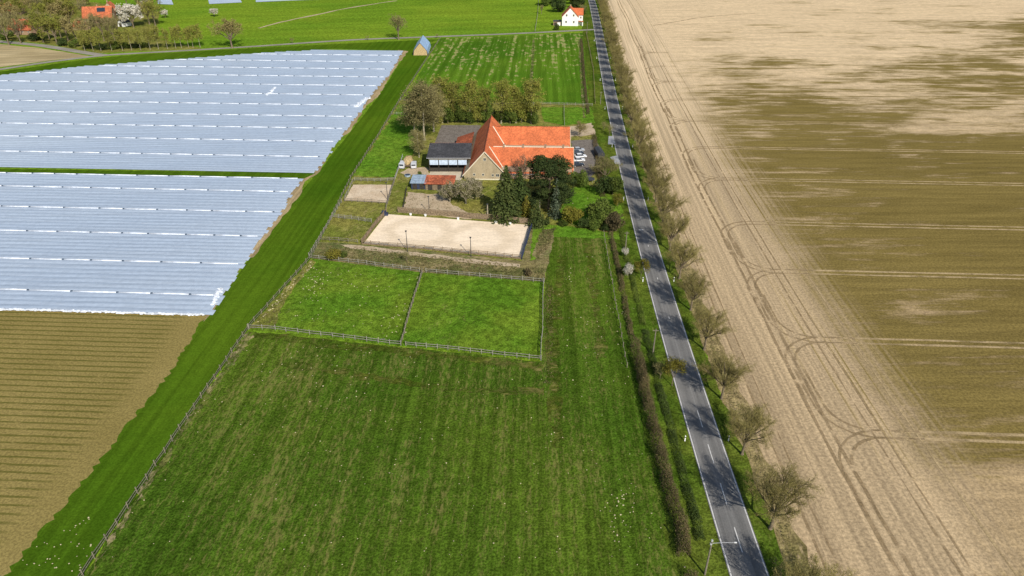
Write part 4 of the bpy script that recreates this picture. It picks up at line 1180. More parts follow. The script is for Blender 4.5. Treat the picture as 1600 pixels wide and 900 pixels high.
# ================================================================== vehicles
def car(loc, rz, paint, label, L=4.3, W_=1.78, Hc=1.48, van=False):
    t = thing('parked_car' if not van else 'parked_van', label, 'car' if not van else 'van', loc, rz, 'cars parked beside the barn')
    z0 = 0.32; zb = 0.86
    if van: prof = [(-L/2, z0), (L/2, z0), (L/2, 0.95), (L/2 - 0.7, 1.1), (L/2 - 1.2, Hc), (-L/2 + 0.05, Hc), (-L/2, 0.9)]
    else: prof = [(-L/2, z0), (L/2 - 0.05, z0), (L/2, 0.62), (L/2 - 0.15, 0.76), (L/2 - 1.15, zb + 0.04), (-L/2 + 0.30, zb + 0.06), (-L/2, 0.80)]
    mb = MB().prism([(b, c) for b, c in prof], -W_/2, W_/2, 'x')
    me = mb.mesh('body'); bm = bmesh.new(); bm.from_mesh(me); bmesh.ops.bevel(bm, geom=bm.edges[:], offset=0.07, segments=2, affect='EDGES'); bm.to_mesh(me); bm.free()
    link('body', me, paint, t, False)
    g = MB()
    if van:
        g.prism([(L/2 - 1.17, Hc - 0.08), (L/2 - 0.72, 1.14), (L/2 - 0.69, 1.12), (L/2 - 1.10, Hc - 0.08)], -W_/2 + 0.1, W_/2 - 0.1, 'x')
        g.box(-W_/2 - 0.01, -W_/2 + 0.03, L/2 - 2.1, L/2 - 1.25, 1.15, Hc - 0.25); g.box(W_/2 - 0.03, W_/2 + 0.01, L/2 - 2.1, L/2 - 1.25, 1.15, Hc - 0.25)
        g.box(-W_/2 + 0.2, W_/2 - 0.2, -L/2 - 0.015, -L/2 + 0.06, 1.2, Hc - 0.2)
    else:
        a = [(-L/2 + 0.28, zb), (L/2 - 1.1, zb), (L/2 - 1.85, Hc - 0.05), (-L/2 + 0.85, Hc - 0.05)]
        n = len(g.v)
        for sx, q in ((-1, 1), (1, 1)):
            g.v += [(sx * (W_/2 - (0.06 if c < 1 else 0.24)), b, c) for b, c in a]
        g.f += [(n, n+1, n+2, n+3), (n+7, n+6, n+5, n+4)] + [(n+j, n+4+j, n+4+(j+1) % 4, n+(j+1) % 4) for j in range(4)]
        rf = MB(); slab([(-W_/2 + 0.22, -L/2 + 0.82, Hc), (W_/2 - 0.22, -L/2 + 0.82, Hc), (W_/2 - 0.22, L/2 - 1.88, Hc), (-W_/2 + 0.22, L/2 - 1.88, Hc)], 0.07, rf); rf.build('roof', paint, t)
    g.build('windows', M['glass'], t)
    for sx in (-1, 1):
        for yy in (-L/2 + 0.78, L/2 - 0.82):
            w = MB().tube([(sx * (W_/2 - 0.2), yy, 0.32), (sx * (W_/2 + 0.01), yy, 0.32)], [0.32, 0.32], 14).build('wheel', M['black'], t)
            MB().tube([(sx * (W_/2 - 0.02), yy, 0.32), (sx * (W_/2 + 0.02), yy, 0.32)], [0.19, 0.19], 10).build('rim', M['galv'], w)
        MB().box(sx * W_/2 * 0.72 - 0.16, sx * W_/2 * 0.72 + 0.16, L/2 - 0.06, L/2 + 0.012, 0.62, 0.72).build('headlight', M['plastic_white'], t)
        MB().box(sx * W_/2 * 0.78 - 0.12, sx * W_/2 * 0.78 + 0.12, -L/2 - 0.012, -L/2 + 0.05, 0.66, 0.80).build('tail_light', M['roof_old'], t)
    return t
M['car_silver2'] = plain('off_white_van_paint', (0.58, 0.60, 0.63), 0.05, 1.0, 0.3, 0.5)
zc = Vector((0, 0, 0.12))
car(G(904, 236.5) + zc, R(-82), M['car_silver'], 'silver grey car farthest back in the row beside the barn')
car(G(903, 241.5) + zc, R(-80), M['car_dark'], 'dark car between the white cars and the silver car beside the barn')
car(G(907, 246.5) + zc, R(-82), M['car_white'], 'white car in the middle of the row beside the barn')
car(G(905, 252.5) + zc, R(-84), M['car_white'], 'white car nearest the camera in the row beside the barn', 4.0)
car(G(903, 260) + zc, R(-75), M['car_dark'], 'dark car parked nearest the garden at the barn corner')
car(G(630, 261) + Vector((0, 0, 0.02)), R(-6), M['car_silver2'], 'white van parked left of the hay trailer', 4.6, 1.85, 2.0, True)
car(G(647, 261) + Vector((0, 0, 0.02)), R(4), M['car_silver2'], 'pale grey van parked between the hay trailer and the stable', 4.3, 1.85, 1.9, True)
t = thing('hay_trailer', 'wooden trailer loaded with hay between the two white vans', 'trailer', G(638.5, 258), R(-3))
MB().box(-1.4, 1.4, -3.2, 3.2, 0.75, 0.95).build('bed', M['wood_brown'], t)
MB().blob((0, 0, 1.9), (1.6, 3.3, 1.25), random.Random(3), 12, 6, 0.10).build('hay', M['straw'], t)
for sx in (-1, 1):
    for yy in (-2.0, 2.0): MB().tube([(sx * 1.15, yy, 0.4), (sx * 1.4, yy, 0.4)], [0.4, 0.4], 12).build('wheel', M['black'], t)
t = thing('covered_trailer', 'dark covered trailer at the garden edge of the barn car park', 'trailer', G(936, 244), R(6))
MB().box(-1.2, 1.2, -3.6, 3.6, 0.6, 0.8).build('bed', M['dark'], t); MB().prism([(-1.2, 0.8), (1.2, 0.8), (1.2, 2.2), (0, 2.7), (-1.2, 2.2)], -3.5, 3.5, 'y').build('cover', M['steel'], t)
for sx in (-1, 1):
    for yy in (-1.0, 1.0): MB().tube([(sx * 1.0, yy, 0.35), (sx * 1.22, yy, 0.35)], [0.35, 0.35], 12).build('wheel', M['black'], t)
t = thing('water_trough', 'blue grey water trough on the grass below the white van', 'trough', G(637, 275.5))
MB().tube([(0, 0, 0), (0, 0, 0.6)], [1.0, 1.05], 14).build('tub', M['metal'], t); MB().tube([(0, 0, 0.56), (0, 0, 0.615)], [0.9, 0.9], 14).build('water', M['glass'], t)
t = thing('trampoline', 'round dark trampoline standing on the garden grass', 'trampoline', G(921, 283))
MB().tube([(0, 0, 0.78), (0, 0, 0.84)], [1.7, 1.7], 20).build('mat', M['steel'], t)
for k in range(6):
    a = k * math.pi / 3; MB().tube([(1.6 * math.cos(a), 1.6 * math.sin(a), 0), (1.6 * math.cos(a), 1.6 * math.sin(a), 0.78)], [0.04, 0.04], 6).build('leg', M['galv'], t)
# broken rail in front of left paddock
o = MB().bar((0, 0, 0.1), (2.2, -1.3, 1.25), 0.14, 0.06).build('plank', M['wood_pale']); o.location = G(588, 531); tag(o, 'loose pale plank leaning on the near fence of the left paddock', 'plank')

# ================================================================== trees and plants
def tubes_np(S, k):
    """S: list of (p0, p1, r0, r1) -> open tapered prisms"""
    A = np.array([(*s[0], *s[1], s[2], s[3]) for s in S], dtype=np.float64)
    P0, P1, R0, R1 = A[:, :3], A[:, 3:6], A[:, 6], A[:, 7]
    D = P1 - P0; D /= np.maximum(np.linalg.norm(D, axis=1, keepdims=True), 1e-9)
    ref = np.where(np.abs(D[:, 2:3]) < 0.9, np.array([[0, 0, 1.0]]), np.array([[1.0, 0, 0]]))
    a = np.cross(D, ref); a /= np.linalg.norm(a, axis=1, keepdims=True); b = np.cross(D, a)
    th = np.arange(k) * 2 * math.pi / k
    ring = a[:, None, :] * np.cos(th)[None, :, None] + b[:, None, :] * np.sin(th)[None, :, None]
    V = np.concatenate([P0[:, None, :] + ring * R0[:, None, None], P1[:, None, :] + ring * R1[:, None, None]], axis=1)
    n = len(S); base = (np.arange(n) * 2 * k)[:, None]
    j = np.arange(k); j2 = (j + 1) % k
    F = np.stack([base + j, base + j2, base + k + j2, base + k + j], axis=2).reshape(-1, 4)
    return V.reshape(-1, 3), F

def quads_np(rs, C, size, up=0.0, aspect=0.7, nrm=None):
    """leaf cards: real leaf-sized faces at points C with random facing"""
    n = len(C)
    N = rs.normal(size=(n, 3))
    if nrm is not None: N = N * 0.8 + nrm
    N[:, 2] += up; N /= np.linalg.norm(N, axis=1, keepdims=True) + 1e-9
    T = np.cross(N, rs.normal(size=(n, 3))); T /= np.linalg.norm(T, axis=1, keepdims=True) + 1e-9
    B = np.cross(N, T)
    s = size * rs.uniform(0.6, 1.4, size=(n, 1)); t = T * s * 0.5; b = B * s * 0.5 * aspect
    V = np.stack([C - t, C - b * 0.9 + t * 0.15, C + t, C + b * 0.9 + t * 0.15], axis=1).reshape(-1, 3)
    F = np.arange(n * 4).reshape(-1, 4)
    return V, F

def join_np(parts):
    Vs, Fs, n = [], [], 0
    for V, F in parts:
        Vs.append(V); Fs.append(F + n); n += len(V)
    return np.concatenate(Vs), np.concatenate(Fs)

class Tree: pass
def bare_tree(seed, h, fork, spread, tr, levels=4, limbs=6, kids=(2, 2, 2, 2), bud=0, bud_size=0.12, twig_r=0.012, ratio=0.52, ang=(28, 62), leader=False, trop=0.10, trunk_m='bark', crown_m='twig', lean=0.0, two_mat=None):
    rng = random.Random(seed); rs = np.random.RandomState(seed)
    big, fine, tips = [], [], []
    def rv(): return Vector((rng.gauss(0, 1), rng.gauss(0, 1), rng.gauss(0, 1)))
    def grow(p, d, L, r, lev):
        n = 4 if lev <= 1 else (3 if lev < levels else 2)
        st = L / n
        for i in range(n):
            d = (d + rv() * (0.10 if lev <= 1 else 0.16) + Vector((0, 0, trop * (1.0 if lev < 3 else 0.4)))).normalized()
            q = p + d * st; r2 = max(twig_r * 0.6, r * (1 - 0.6 / n))
            (big if lev <= 1 else fine).append((p, q, r, r2)); p, r = q, r2
            if lev < levels and (i >= 1 or lev >= 2):
                for _ in range(kids[min(lev, len(kids) - 1)]):
                    ax = d.cross(rv()).normalized(); an_ = R(rng.uniform(*ang))
                    cd = (d * math.cos(an_) + ax * math.sin(an_)).normalized()
                    grow(p, cd, L * ratio * rng.uniform(0.75, 1.2) * (1 - 0.12 * i), max(twig_r, r * 0.55), lev + 1)
        tips.append(p)
    p = Vector((0, 0, -0.1)); d = Vector((lean, lean * 0.5, 1)).normalized(); nseg = 4
    r = tr
    for i in range(nseg):
        q = p + (d + rv() * 0.03).normalized() * ((fork + 0.1) / nseg); r2 = r * 0.9
        big.append((p, q, r * (1.35 if i == 0 else 1), r2)); p, r = q, r2
    top = p.copy()
    if leader:
        Ld = h - fork; ns = 9
        for i in range(ns):
            q = p + (Vector((0, 0, 1)) + rv() * 0.06).normalized() * (Ld / ns); r2 = max(0.02, r * (1 - 0.9 / ns * 1.1))
            big.append((p, q, r, r2)); p, r = q, r2
            if i < ns - 1:
                for k in range(limbs // 2):
                    a = rng.uniform(0, 2 * math.pi); el = R(rng.uniform(20, 50))
                    cd = Vector((math.cos(a) * math.cos(el), math.sin(a) * math.cos(el), math.sin(el)))
                    grow(p, cd, spread * (1.0 - 0.65 * abs(i / ns - 0.25)) * rng.uniform(0.7, 1.1), r * 0.4, 2)
        tips.append(p)
    else:
        for k in range(limbs):
            a = 2 * math.pi * (k + rng.uniform(-0.3, 0.3)) / limbs; el = R(rng.uniform(40, 76))
            cd = Vector((math.cos(a) * math.cos(el), math.sin(a) * math.cos(el), math.sin(el)))
            grow(top + Vector((0, 0, rng.uniform(-0.35, 0.2))), cd, spread * rng.uniform(0.85, 1.15), tr * rng.uniform(0.42, 0.58), 1)
        grow(top, Vector((rng.uniform(-.1, .1), rng.uniform(-.1, .1), 1)).normalized(), spread * 1.05, tr * 0.6, 1)
    V, F = tubes_np(big, 6)
    zmax = max(s[1][2] for s in big + fine); k = h / zmax
    t = Tree(); t.trunk = mesh_np('trunk', V * k, F); t.trunk.materials.append(M[trunk_m])
    t.trunk.polygons.foreach_set('use_smooth', [True] * len(t.trunk.polygons))
    parts = [tubes_np(fine, 3)]
    nf = len(parts[0][1])
    if bud:
        C = np.array([tuple(x) for x in tips]); C = np.repeat(C, bud, axis=0) + rs.normal(size=(len(C) * bud, 3)) * 0.22
        parts.append(quads_np(rs, C, bud_size / k))
    V, F = join_np(parts)
    t.crown = mesh_np('crown', V * k, F); t.crown.materials.append(M[crown_m])
    if two_mat:
        t.crown.materials.append(M[two_mat]); mi = np.zeros(len(F), dtype=np.int32); mi[nf:] = 1
        t.crown.polygons.foreach_set('material_index', mi)
    return t

def cloud(rs, lobes, n, size, up=0.3, shell=0.55, aspect=0.8):
    L = np.array(lobes, dtype=np.float64)
    wt = (L[:, 3] * L[:, 4] + L[:, 4] * L[:, 5] + L[:, 3] * L[:, 5]); wt /= wt.sum()
    i = rs.choice(len(L), n, p=wt)
    d = rs.normal(size=(n, 3)); d /= np.linalg.norm(d, axis=1, keepdims=True)
    r = shell + (1 - shell) * rs.uniform(0, 1, size=(n, 1)) ** 0.5
    r *= 1 + 0.10 * rs.normal(size=(n, 1))
    C = L[i, :3] + d * L[i, 3:6] * r
    keep = C[:, 2] > 0.02
    return quads_np(rs, C[keep], size, up, aspect, d[keep] * 1.1)

def lobed(rng, R_, Hh, z0, n, rl, flat=1.0):
    """lobe centres inside an egg of radius R_ from z0 up to Hh"""
    out = []
    for _ in range(n):
        for _try in range(30):
            x, y, z = rng.uniform(-1, 1), rng.uniform(-1, 1), rng.uniform(-1, 1)
            if x*x + y*y + z*z < 1: break
        s = rl * rng.uniform(0.7, 1.3)
        out.append((x * (R_ - s * 0.6), y * (R_ - s * 0.6), z0 + (Hh - z0) * (0.5 + 0.5 * z * 0.85), s, s, s * flat * rng.uniform(0.7, 1.0)))
    return out

def bushy(seed, R_, h, z0, nl, rl, n, size, m, stem_r=0.1, up=0.3, trunk_m='bark', flat=1.0):
    rng = random.Random(seed); rs = np.random.RandomState(seed); t = Tree()
    V, F = cloud(rs, lobed(rng, R_, h, z0, nl, rl, flat), n, size, up)
    t.crown = mesh_np('crown', V, F); t.crown.materials.append(M[m])
    segs = [(Vector((0, 0, -0.1)), Vector((0, 0, h * 0.55)), stem_r * 1.3, stem_r * 0.7)]
    for k in range(7):
        a = rng.uniform(0, 6.28); b = Vector((0, 0, h * rng.uniform(0.12, 0.5)))
        segs.append((b, b + Vector((math.cos(a) * R_ * 0.7, math.sin(a) * R_ * 0.7, h * 0.25)), stem_r * 0.5, stem_r * 0.2))
    V, F = tubes_np(segs, 6); t.trunk = mesh_np('trunk', V, F); t.trunk.materials.append(M[trunk_m])
    return t

def spruce(seed, R_, h, m, whorls=30, per=13, size=0.75, droop=0.35, gap=0.0):
    rng = random.Random(seed); rs = np.random.RandomState(seed); t = Tree(); C = []; N = []; segs = []
    for w in range(whorls):
        f = w / (whorls - 1); z = h * (0.05 + 0.93 * f); rad = R_ * (1 - f) ** 0.85 * rng.uniform(0.82, 1.1) + 0.15
        k = max(4, int(per * (0.4 + 0.6 * (1 - f))))
        a0 = rng.uniform(0, 6.28)
        for j in range(k):
            if rng.random() < gap: continue
            a = a0 + 6.283 * j / k + rng.uniform(-.2, .2); rr = rad * rng.uniform(0.75, 1.1)
            tip = Vector((math.cos(a) * rr, math.sin(a) * rr, z - droop * rr * 0.7)); b = Vector((0, 0, z))
            segs.append((b, tip, 0.05, 0.015))
            ns = max(2, int(rr / 0.30))
            for i in range(ns):
                q = (i + rng.uniform(0.2, 1.0)) / ns
                side = Vector((-math.sin(a), math.cos(a), 0)) * rng.uniform(-1, 1) * (0.28 + 0.30 * rr * (1 - q) * 0.6)
                c = b.lerp(tip, q) + side + Vector((0, 0, 0.10 * math.sin(q * 3.1) * rr * 0.5 + rng.uniform(-.12, .12)))
                C.append(tuple(c)); N.append((math.cos(a) * 0.7, math.sin(a) * 0.7, 1.3))
    V, F = quads_np(rs, np.array(C), size, 0.2, 0.6, np.array(N))
    V2, F2 = tubes_np(segs, 3); V, F = join_np([(V, F), (V2, F2)])
    t.crown = mesh_np('crown', V, F); t.crown.materials.append(M[m])
    V, F = tubes_np([(Vector((0, 0, -.1)), Vector((0, 0, h)), h * 0.018, 0.03)], 8)
    t.trunk = mesh_np('trunk', V, F); t.trunk.materials.append(M['bark'])
    return t

def plant(proto, loc, label, name='tree', cat='tree', group=None, rz=0.0, sc=1.0):
    t = thing(name, label, cat, loc, rz, group, sc)
    for me, nm in ((proto.trunk, 'trunk'), (proto.crown, 'crown')):
        o = bpy.data.objects.new(nm, me); COL.objects.link(o); o.parent = t
    return t

rt = random.Random(4242)
# ---- the avenue: one row on the field side of the road
AV = [bare_tree(10 + i, 10.3, 2.9, 5.2, 0.26, 4, 13, (2, 3, 3, 2), 2, 0.09, 0.0135, 0.45, trop=0.05, ang=(18, 46), two_mat='bud_olive') for i in range(5)]
av_bases = [(1302, 930)] + [(1198.5, 823), (1160, 718), (1128, 626), (1101, 554), (1078, 489.5), (1059.5, 436), (1044.5, 391)]
Y1, Y8 = G(1198.5, 823).y, G(1044.5, 391).y
stepY = (Y8 - Y1) / 6.0
for i in range(38):
    yv = Y1 + (i - 1) * stepY
    if i == 0: yv = Y1 - stepY
    if yv > 640: break
    s = 5.6 + rt.uniform(-0.25, 0.25)
    p = RD(s, yv + rt.uniform(-0.6, 0.6), 0.0)
    lab = 'bare roadside tree on the field side of the road, %s from the camera end' % ORD[i]
    plant(AV[i % 5], p, lab, 'roadside_tree', 'tree', 'bare trees lining the field side of the road', rt.uniform(0, 6.28), rt.uniform(0.98, 1.18))
# ---- saplings on the left side of the road
SAP = [bare_tree(40 + i, 6.0, 1.6, 2.3, 0.07, 3, 5, (2, 2, 2), 8, 0.26, 0.014, 0.5, crown_m='twig', two_mat='leaf_yellow') for i in range(2)]
for i, (px, py, sc, lab) in enumerate(((1050, 603, 1.0, 'golden green young tree on the left verge, overhanging the road edge'), (1001, 436, 0.95, 'golden brown young tree on the left verge level with the paddocks'))):
    plant(SAP[i], G(px, py), lab, 'young_tree', 'tree', None, i * 2.0, sc)
SMALL = [bare_tree(50 + i, 5.0, 1.0, 2.2, 0.07, 3, 6, (2, 2, 2), 3, 0.16, 0.016, 0.5, crown_m='twig_brown') for i in range(3)]
WHT = bare_tree(55, 4.2, 0.9, 1.8, 0.06, 3, 6, (2, 2, 2), 8, 0.22, 0.014, 0.5, crown_m='bark_pale', two_mat='blossom')
plant(WHT, G(981, 436), 'small white blossoming tree in the ditch beside the upper pasture', 'blossom_tree', 'tree', None, 0, (0.62, 0.62, 0.95))
plant(WHT, G(976, 402), 'smaller pale blossoming shrub in the ditch, behind the white one', 'blossom_tree', 'tree', None, 1, (0.45, 0.45, 0.6))
for i, (px, py, sc, lab) in enumerate(((1031, 592, 0.9, 'thin bare tree in the hedge left of the golden young tree'), (1218, 905, 0.75, 'low bare bush at the right road edge at the lower border'), (1240, 925, 0.8, 'bare bush on the field edge at the lower border'), (952, 212, 0.95, 'thin bare tree by the upper driveway'), (943, 205, 0.8, 'bare shrub left of the upper driveway'))):
    plant(SMALL[i % 3], G(px, py), lab, 'bare_tree', 'tree', None, i * 1.3, sc)

# ---- trees behind and around the barn
BIG = [bare_tree(60 + i, 15, 2.6, 4.2, 0.30, 4, 20, (2, 2, 3, 2), 1, 0.24, 0.022, 0.50, leader=True, trunk_m='bark_pale', crown_m='twig_brown', trop=0.10) for i in range(2)]
SPR = [bare_tree(70 + i, 16, 3.0, 3.9, 0.24, 4, 16, (2, 2, 2, 2), 2, 0.32, 0.018, 0.52, leader=True, trunk_m='bark_pale', crown_m='twig', two_mat='leaf_spring', trop=0.16) for i in range(3)]
def hgt(base, top): return height_at(base, top)
def big(px, py, top, proto, ph_, lab, grp='trees behind the barn', rz=0, wide=1.0):
    k = hgt((px, py), top) / ph_
    return plant(proto, G(px, py), lab, 'bare_tree' if proto in BIG else 'leafing_tree', 'tree', grp, rz, (k * wide, k * wide, k))
big(663, 219, 124, BIG[0], 15, 'tall brown bare tree with a pale trunk left of the barn yard', rz=0.4, wide=1.35)
big(648, 214, 138, BIG[1], 15, 'brown bare tree at the left edge of the barn trees', rz=1.7, wide=1.2)
big(678, 206, 130, BIG[0], 15, 'brown bare tree standing behind the tall pale trunked one', rz=2.9, wide=1.25)
big(655, 246, 201, BIG[1], 15, 'shorter brown bare tree beside the dark roofed stable', rz=4.0, wide=1.3)
for i, (px, py, tp) in enumerate(((691, 192, 116), (712, 191, 128), (735, 193, 122), (757, 191, 134), (783, 193, 123), (806, 192, 131), (830, 194, 119))):
    pos = ['leftmost of the row', 'second from the left in the row', 'third from the left in the row', 'middle of the row', 'third from the right in the row', 'second from the right in the row', 'rightmost of the row'][i]
    big(px, py, tp, SPR[i % 3], 16, 'tall yellow green leafing tree behind the barn, ' + pos, 'leafing trees in a row behind the barn', rz=i * 1.1, wide=1.3)
BUSH_MID = [bushy(80 + i, 2.6, 4.2, 0.3, 14, 1.0, 2600, 0.34, 'leaf_mid') for i in range(3)]
BUSH_DRK = [bushy(84 + i, 2.6, 4.0, 0.3, 13, 1.0, 2600, 0.34, 'leaf_dark') for i in range(2)]
BUSH_YEL = bushy(89, 2.6, 4.2, 0.3, 14, 1.0, 2200, 0.34, 'leaf_spring')
for i, px in enumerate((684, 700, 716, 731, 747, 763, 779, 797, 815, 832)):
    plant(BUSH_MID[i % 3] if i % 4 else BUSH_YEL, G(px, 192 + (i % 2) * 1.5), 'dense green shrub at the foot of the trees behind the barn, %s from the left' % ORD[i], 'shrub', 'shrub', 'shrubs under the trees behind the barn', i * 0.9, (1.25, 1.1, 1.35 + 0.45 * (i % 3)))
# ---- big garden trees in front of the barn
SPRU = spruce(101, 5.8, 16.6, 'needle', 36, 21, 0.80, 0.32)
plant(spruce(107, 5.6, 14.5, 'leaf_dark', 28, 16, 0.75, 0.3), G(812, 333), 'dark conifer standing between the wide spruce and the broad pine', 'conifer', 'tree')
plant(SPRU, G(791, 341), 'wide dark green spruce right of the blossoming tree, in front of the barn', 'spruce', 'tree')
rng = random.Random(102)
def pine():
    rs = np.random.RandomState(103); t = Tree(); lob = []
    for i in range(95):
        a = rng.uniform(0, 6.28); f = rng.random(); z = 2.2 + f * 14.0
        rr = (6.4 * math.sqrt(max(0.05, 1 - ((z - 8.5) / 8.6) ** 2))) * rng.uniform(0.4, 1.0)
        s = rng.uniform(1.1, 1.9); lob.append((math.cos(a) * rr, math.sin(a) * rr, z, s, s, s * 0.6))
    V, F = cloud(rs, lob, 34000, 0.42, 0.5, 0.5, 0.5); t.crown = mesh_np('crown', V, F); t.crown.materials.append(M['needle_dark'])
    segs = [(Vector((0, 0, -.1)), Vector((0.2, 0, 8)), 0.36, 0.26), (Vector((0.2, 0, 8)), Vector((0, .2, 15)), 0.26, 0.06)]
    for l in lob[:26]: segs.append((Vector((0.1, 0, l[2] * 0.72)), Vector(l[:3]), 0.10, 0.03))
    V, F = tubes_np(segs, 7); t.trunk = mesh_np('trunk', V, F); t.trunk.materials.append(M['bark']); return t
plant(pine(), G(857, 327), 'very dark broad pine overlapping the right part of the barn roof', 'pine', 'tree', None, 0.5, (1.15, 1.1, 1.0))
plant(spruce(104, 2.6, 12.5, 'needle_blue', 26, 9, 0.62, 0.55, 0.1), G(868, 340), 'slender grey green spruce in front of the dark pine', 'spruce', 'tree')
plant(spruce(105, 3.4, 8.0, 'needle', 22, 14, 0.6, 0.2), G(839, 353), 'small green conifer at the foot of the pine near the arena corner', 'conifer', 'tree')
plant(spruce(106, 2.2, 7.5, 'leaf_yellow', 18, 14, 0.55, 0.2), G(822, 342), 'bronze green conifer between the spruce and the small green conifer', 'conifer', 'tree')
for i, (px, py, top, pm, lab) in enumerate(((820, 305, 244, 'bark_pale', 'bare pale trunk rising between the spruce and the pine'), (843, 330, 285, 'bark_pale', 'thin pale dead trunk in front of the pine'))):
    tr_ = bare_tree(110 + i, hgt((px, py), top), 5.5, 1.2, 0.2, 3, 4, (1, 1, 1), 0, 0.1, 0.02, 0.5, trunk_m=pm, crown_m='twig_brown', leader=True)
    plant(tr_, G(px, py), lab, 'bare_tree', 'tree')
RED = bare_tree(115, 10.5, 2.0, 4.4, 0.2, 4, 7, (2, 2, 2, 2), 1, 0.12, 0.022, 0.5, crown_m='twig_red')
plant(RED, G(813, 288), 'reddish bare tree standing close to the barn front wing', 'bare_tree', 'tree', None, 1.0, 1.0)
BLO = [bare_tree(117 + i, 7.0, 1.2, 3.6, 0.2, 4, 7, (2, 2, 2, 2), 4, 0.26, 0.02, 0.52, trunk_m='bark_pale', crown_m='twig_brown', two_mat='blossom_dull') for i in range(2)]
plant(BLO[0], G(728, 318), 'spreading fruit tree with dull blossom below the barn gable', 'fruit_tree', 'tree', 'fruit trees below the barn gable', 0.5, (1.45, 1.3, 1.05))
plant(BLO[1], G(703, 316), 'lower fruit tree with dull blossom in front of the red roofed shed', 'fruit_tree', 'tree', 'fruit trees below the barn gable', 2.0, (1.25, 1.1, 0.8))
plant(BLO[1], G(745, 308), 'fruit tree with dull blossom touching the spruce below the gable', 'fruit_tree', 'tree', 'fruit trees below the barn gable', 4.0, (0.95, 0.95, 0.9))
ROUND = bushy(120, 3.1, 5.6, 0.3, 26, 1.0, 5200, 0.34, 'leaf_mid', 0.15)
plant(ROUND, G(938, 349), 'large round green bush on the garden lawn nearest the road', 'bush', 'bush', None, 0, (1.5, 1.4, 1.3))
plant(bushy(121, 2.5, 4.6, 0.4, 18, 0.9, 3600, 0.26, 'hedge_twig', 0.12), G(962, 361), 'round brown bush at the lower right corner of the garden', 'bush', 'bush', None, 0, 1.25)
plant(bushy(122, 2.6, 4.4, 0.3, 18, 0.9, 3600, 0.28, 'leaf_yellow', 0.12), G(893, 350), 'golden green round bush at the lower edge of the garden', 'bush', 'bush', None, 0, (1.3, 1.2, 1.15))
plant(BUSH_DRK[0], G(943, 303), 'dark green bush at the top of the garden lawn', 'bush', 'bush', None, 0.3, 1.5)
plant(BUSH_MID[1], G(957, 304), 'green bush right of the dark one at the top of the lawn', 'bush', 'bush', None, 1.3, 1.5)
plant(BUSH_MID[0], G(905, 292), 'mid green bush at the right corner of the barn', 'bush', 'bush', None, 2.0, 1.3)
plant(bushy(123, 1.8, 4.8, 0.4, 14, 0.7, 1800, 0.24, 'leaf_yellow', 0.1), G(965, 322), 'thin golden bush between the round bush and the road', 'bush', 'bush')
plant(bare_tree(124, 7.0, 0.8, 3.6, 0.14, 4, 8, (2, 2, 2, 1), 2, 0.2, 0.022, 0.52, crown_m='twig_brown'), G(945, 279), 'dense brown bare bush between the car park and the road', 'bare_bush', 'bush', None, 0, (1.4, 1.3, 1.15))
plant(bare_tree(125, 6.5, 1.2, 3.2, 0.14, 4, 7, (2, 2, 2, 1), 2, 0.2, 0.020, 0.52, crown_m='twig'), G(906, 214), 'bare spreading tree on the trodden ground behind the barn wing', 'bare_tree', 'tree')
for i, (px, py, sc, pr, lab) in enumerate(((912, 356, 0.8, BUSH_DRK[1], 'low dark shrub in the garden hedge, left end'), (928, 359, 0.85, BUSH_MID[0], 'low green shrub in the middle of the garden hedge'), (945, 361, 0.6, BUSH_DRK[0], 'low dark shrub in the garden hedge beside the brown bush'), (880, 354, 0.55, BUSH_MID[2], 'low green shrub left of the golden bush'), (852, 352, 0.6, BUSH_DRK[1], 'low dark shrub right of the small conifer'), (805, 343, 0.6, BUSH_DRK[0], 'dark shrub under the spruce, right side'), (932, 268, 0.6, BUSH_DRK[1], 'low dark shrub below the dark trailer'))):
    plant(pr, G(px, py), lab, 'shrub', 'shrub', None, i * 0.8, sc)
plant(bushy(126, 2.4, 3.2, 0.2, 14, 0.9, 2600, 0.26, 'leaf_yellow', 0.08), G(521, 406), 'olive green bush at the upper left corner of the left paddock', 'bush', 'bush')
plant(bushy(127, 1.4, 2.0, 0.2, 8, 0.6, 900, 0.24, 'leaf_mid', 0.06), G(535, 402), 'small green bush right of the olive bush by the paddock corner', 'bush', 'bush')
plant(SMALL[0], G(636, 410), 'small bare tree on the dry bank below the riding arena', 'bare_tree', 'tree', None, 0.5, 0.75)
plant(bushy(128, 1.5, 1.6, 0.2, 8, 0.6, 900, 0.22, 'hedge_twig', 0.06), G(826, 430), 'brown bramble bush at the right end of the dry bank', 'bush', 'bush')
plant(BUSH_MID[2], G(657, 277), 'small green bush between the white van and the stable', 'bush', 'bush', None, 1.0, 0.5)

# ---- single trees and the village, far left
OAK = bare_tree(130, 14, 3.2, 6.2, 0.4, 4, 8, (2, 2, 2, 2), 2, 0.30, 0.030, 0.5, crown_m='twig')
OAK2 = bare_tree(131, 14, 4.0, 6.0, 0.38, 4, 8, (2, 2, 2, 2), 1, 0.2, 0.030, 0.5, crown_m='twig_brown')
k = hgt((363, 75), 27) / 14; plant(OAK, G(363, 75), 'solitary olive brown tree beside the lane, right of the birch row', 'lone_tree', 'tree', None, 0, (k * 1.15, k * 1.15, k))
k = hgt((623, 62), 20) / 14; plant(OAK2, G(623, 62), 'solitary bare tree beside the lane near the straw stack', 'lone_tree', 'tree', None, 0, (k * 1.1, k * 1.1, k))
BIR = [bare_tree(140 + i, 12, 3.0, 2.9, 0.16, 4, 10, (2, 2, 2, 2), 1, 0.34, 0.022, 0.5, leader=True, trunk_m='bark_pale', crown_m='twig', two_mat='leaf_spring', trop=0.2) for i in range(3)]
bx = [133, 146, 158, 175, 192, 206, 220, 235, 248, 262, 275, 284, 295, 302, 313]
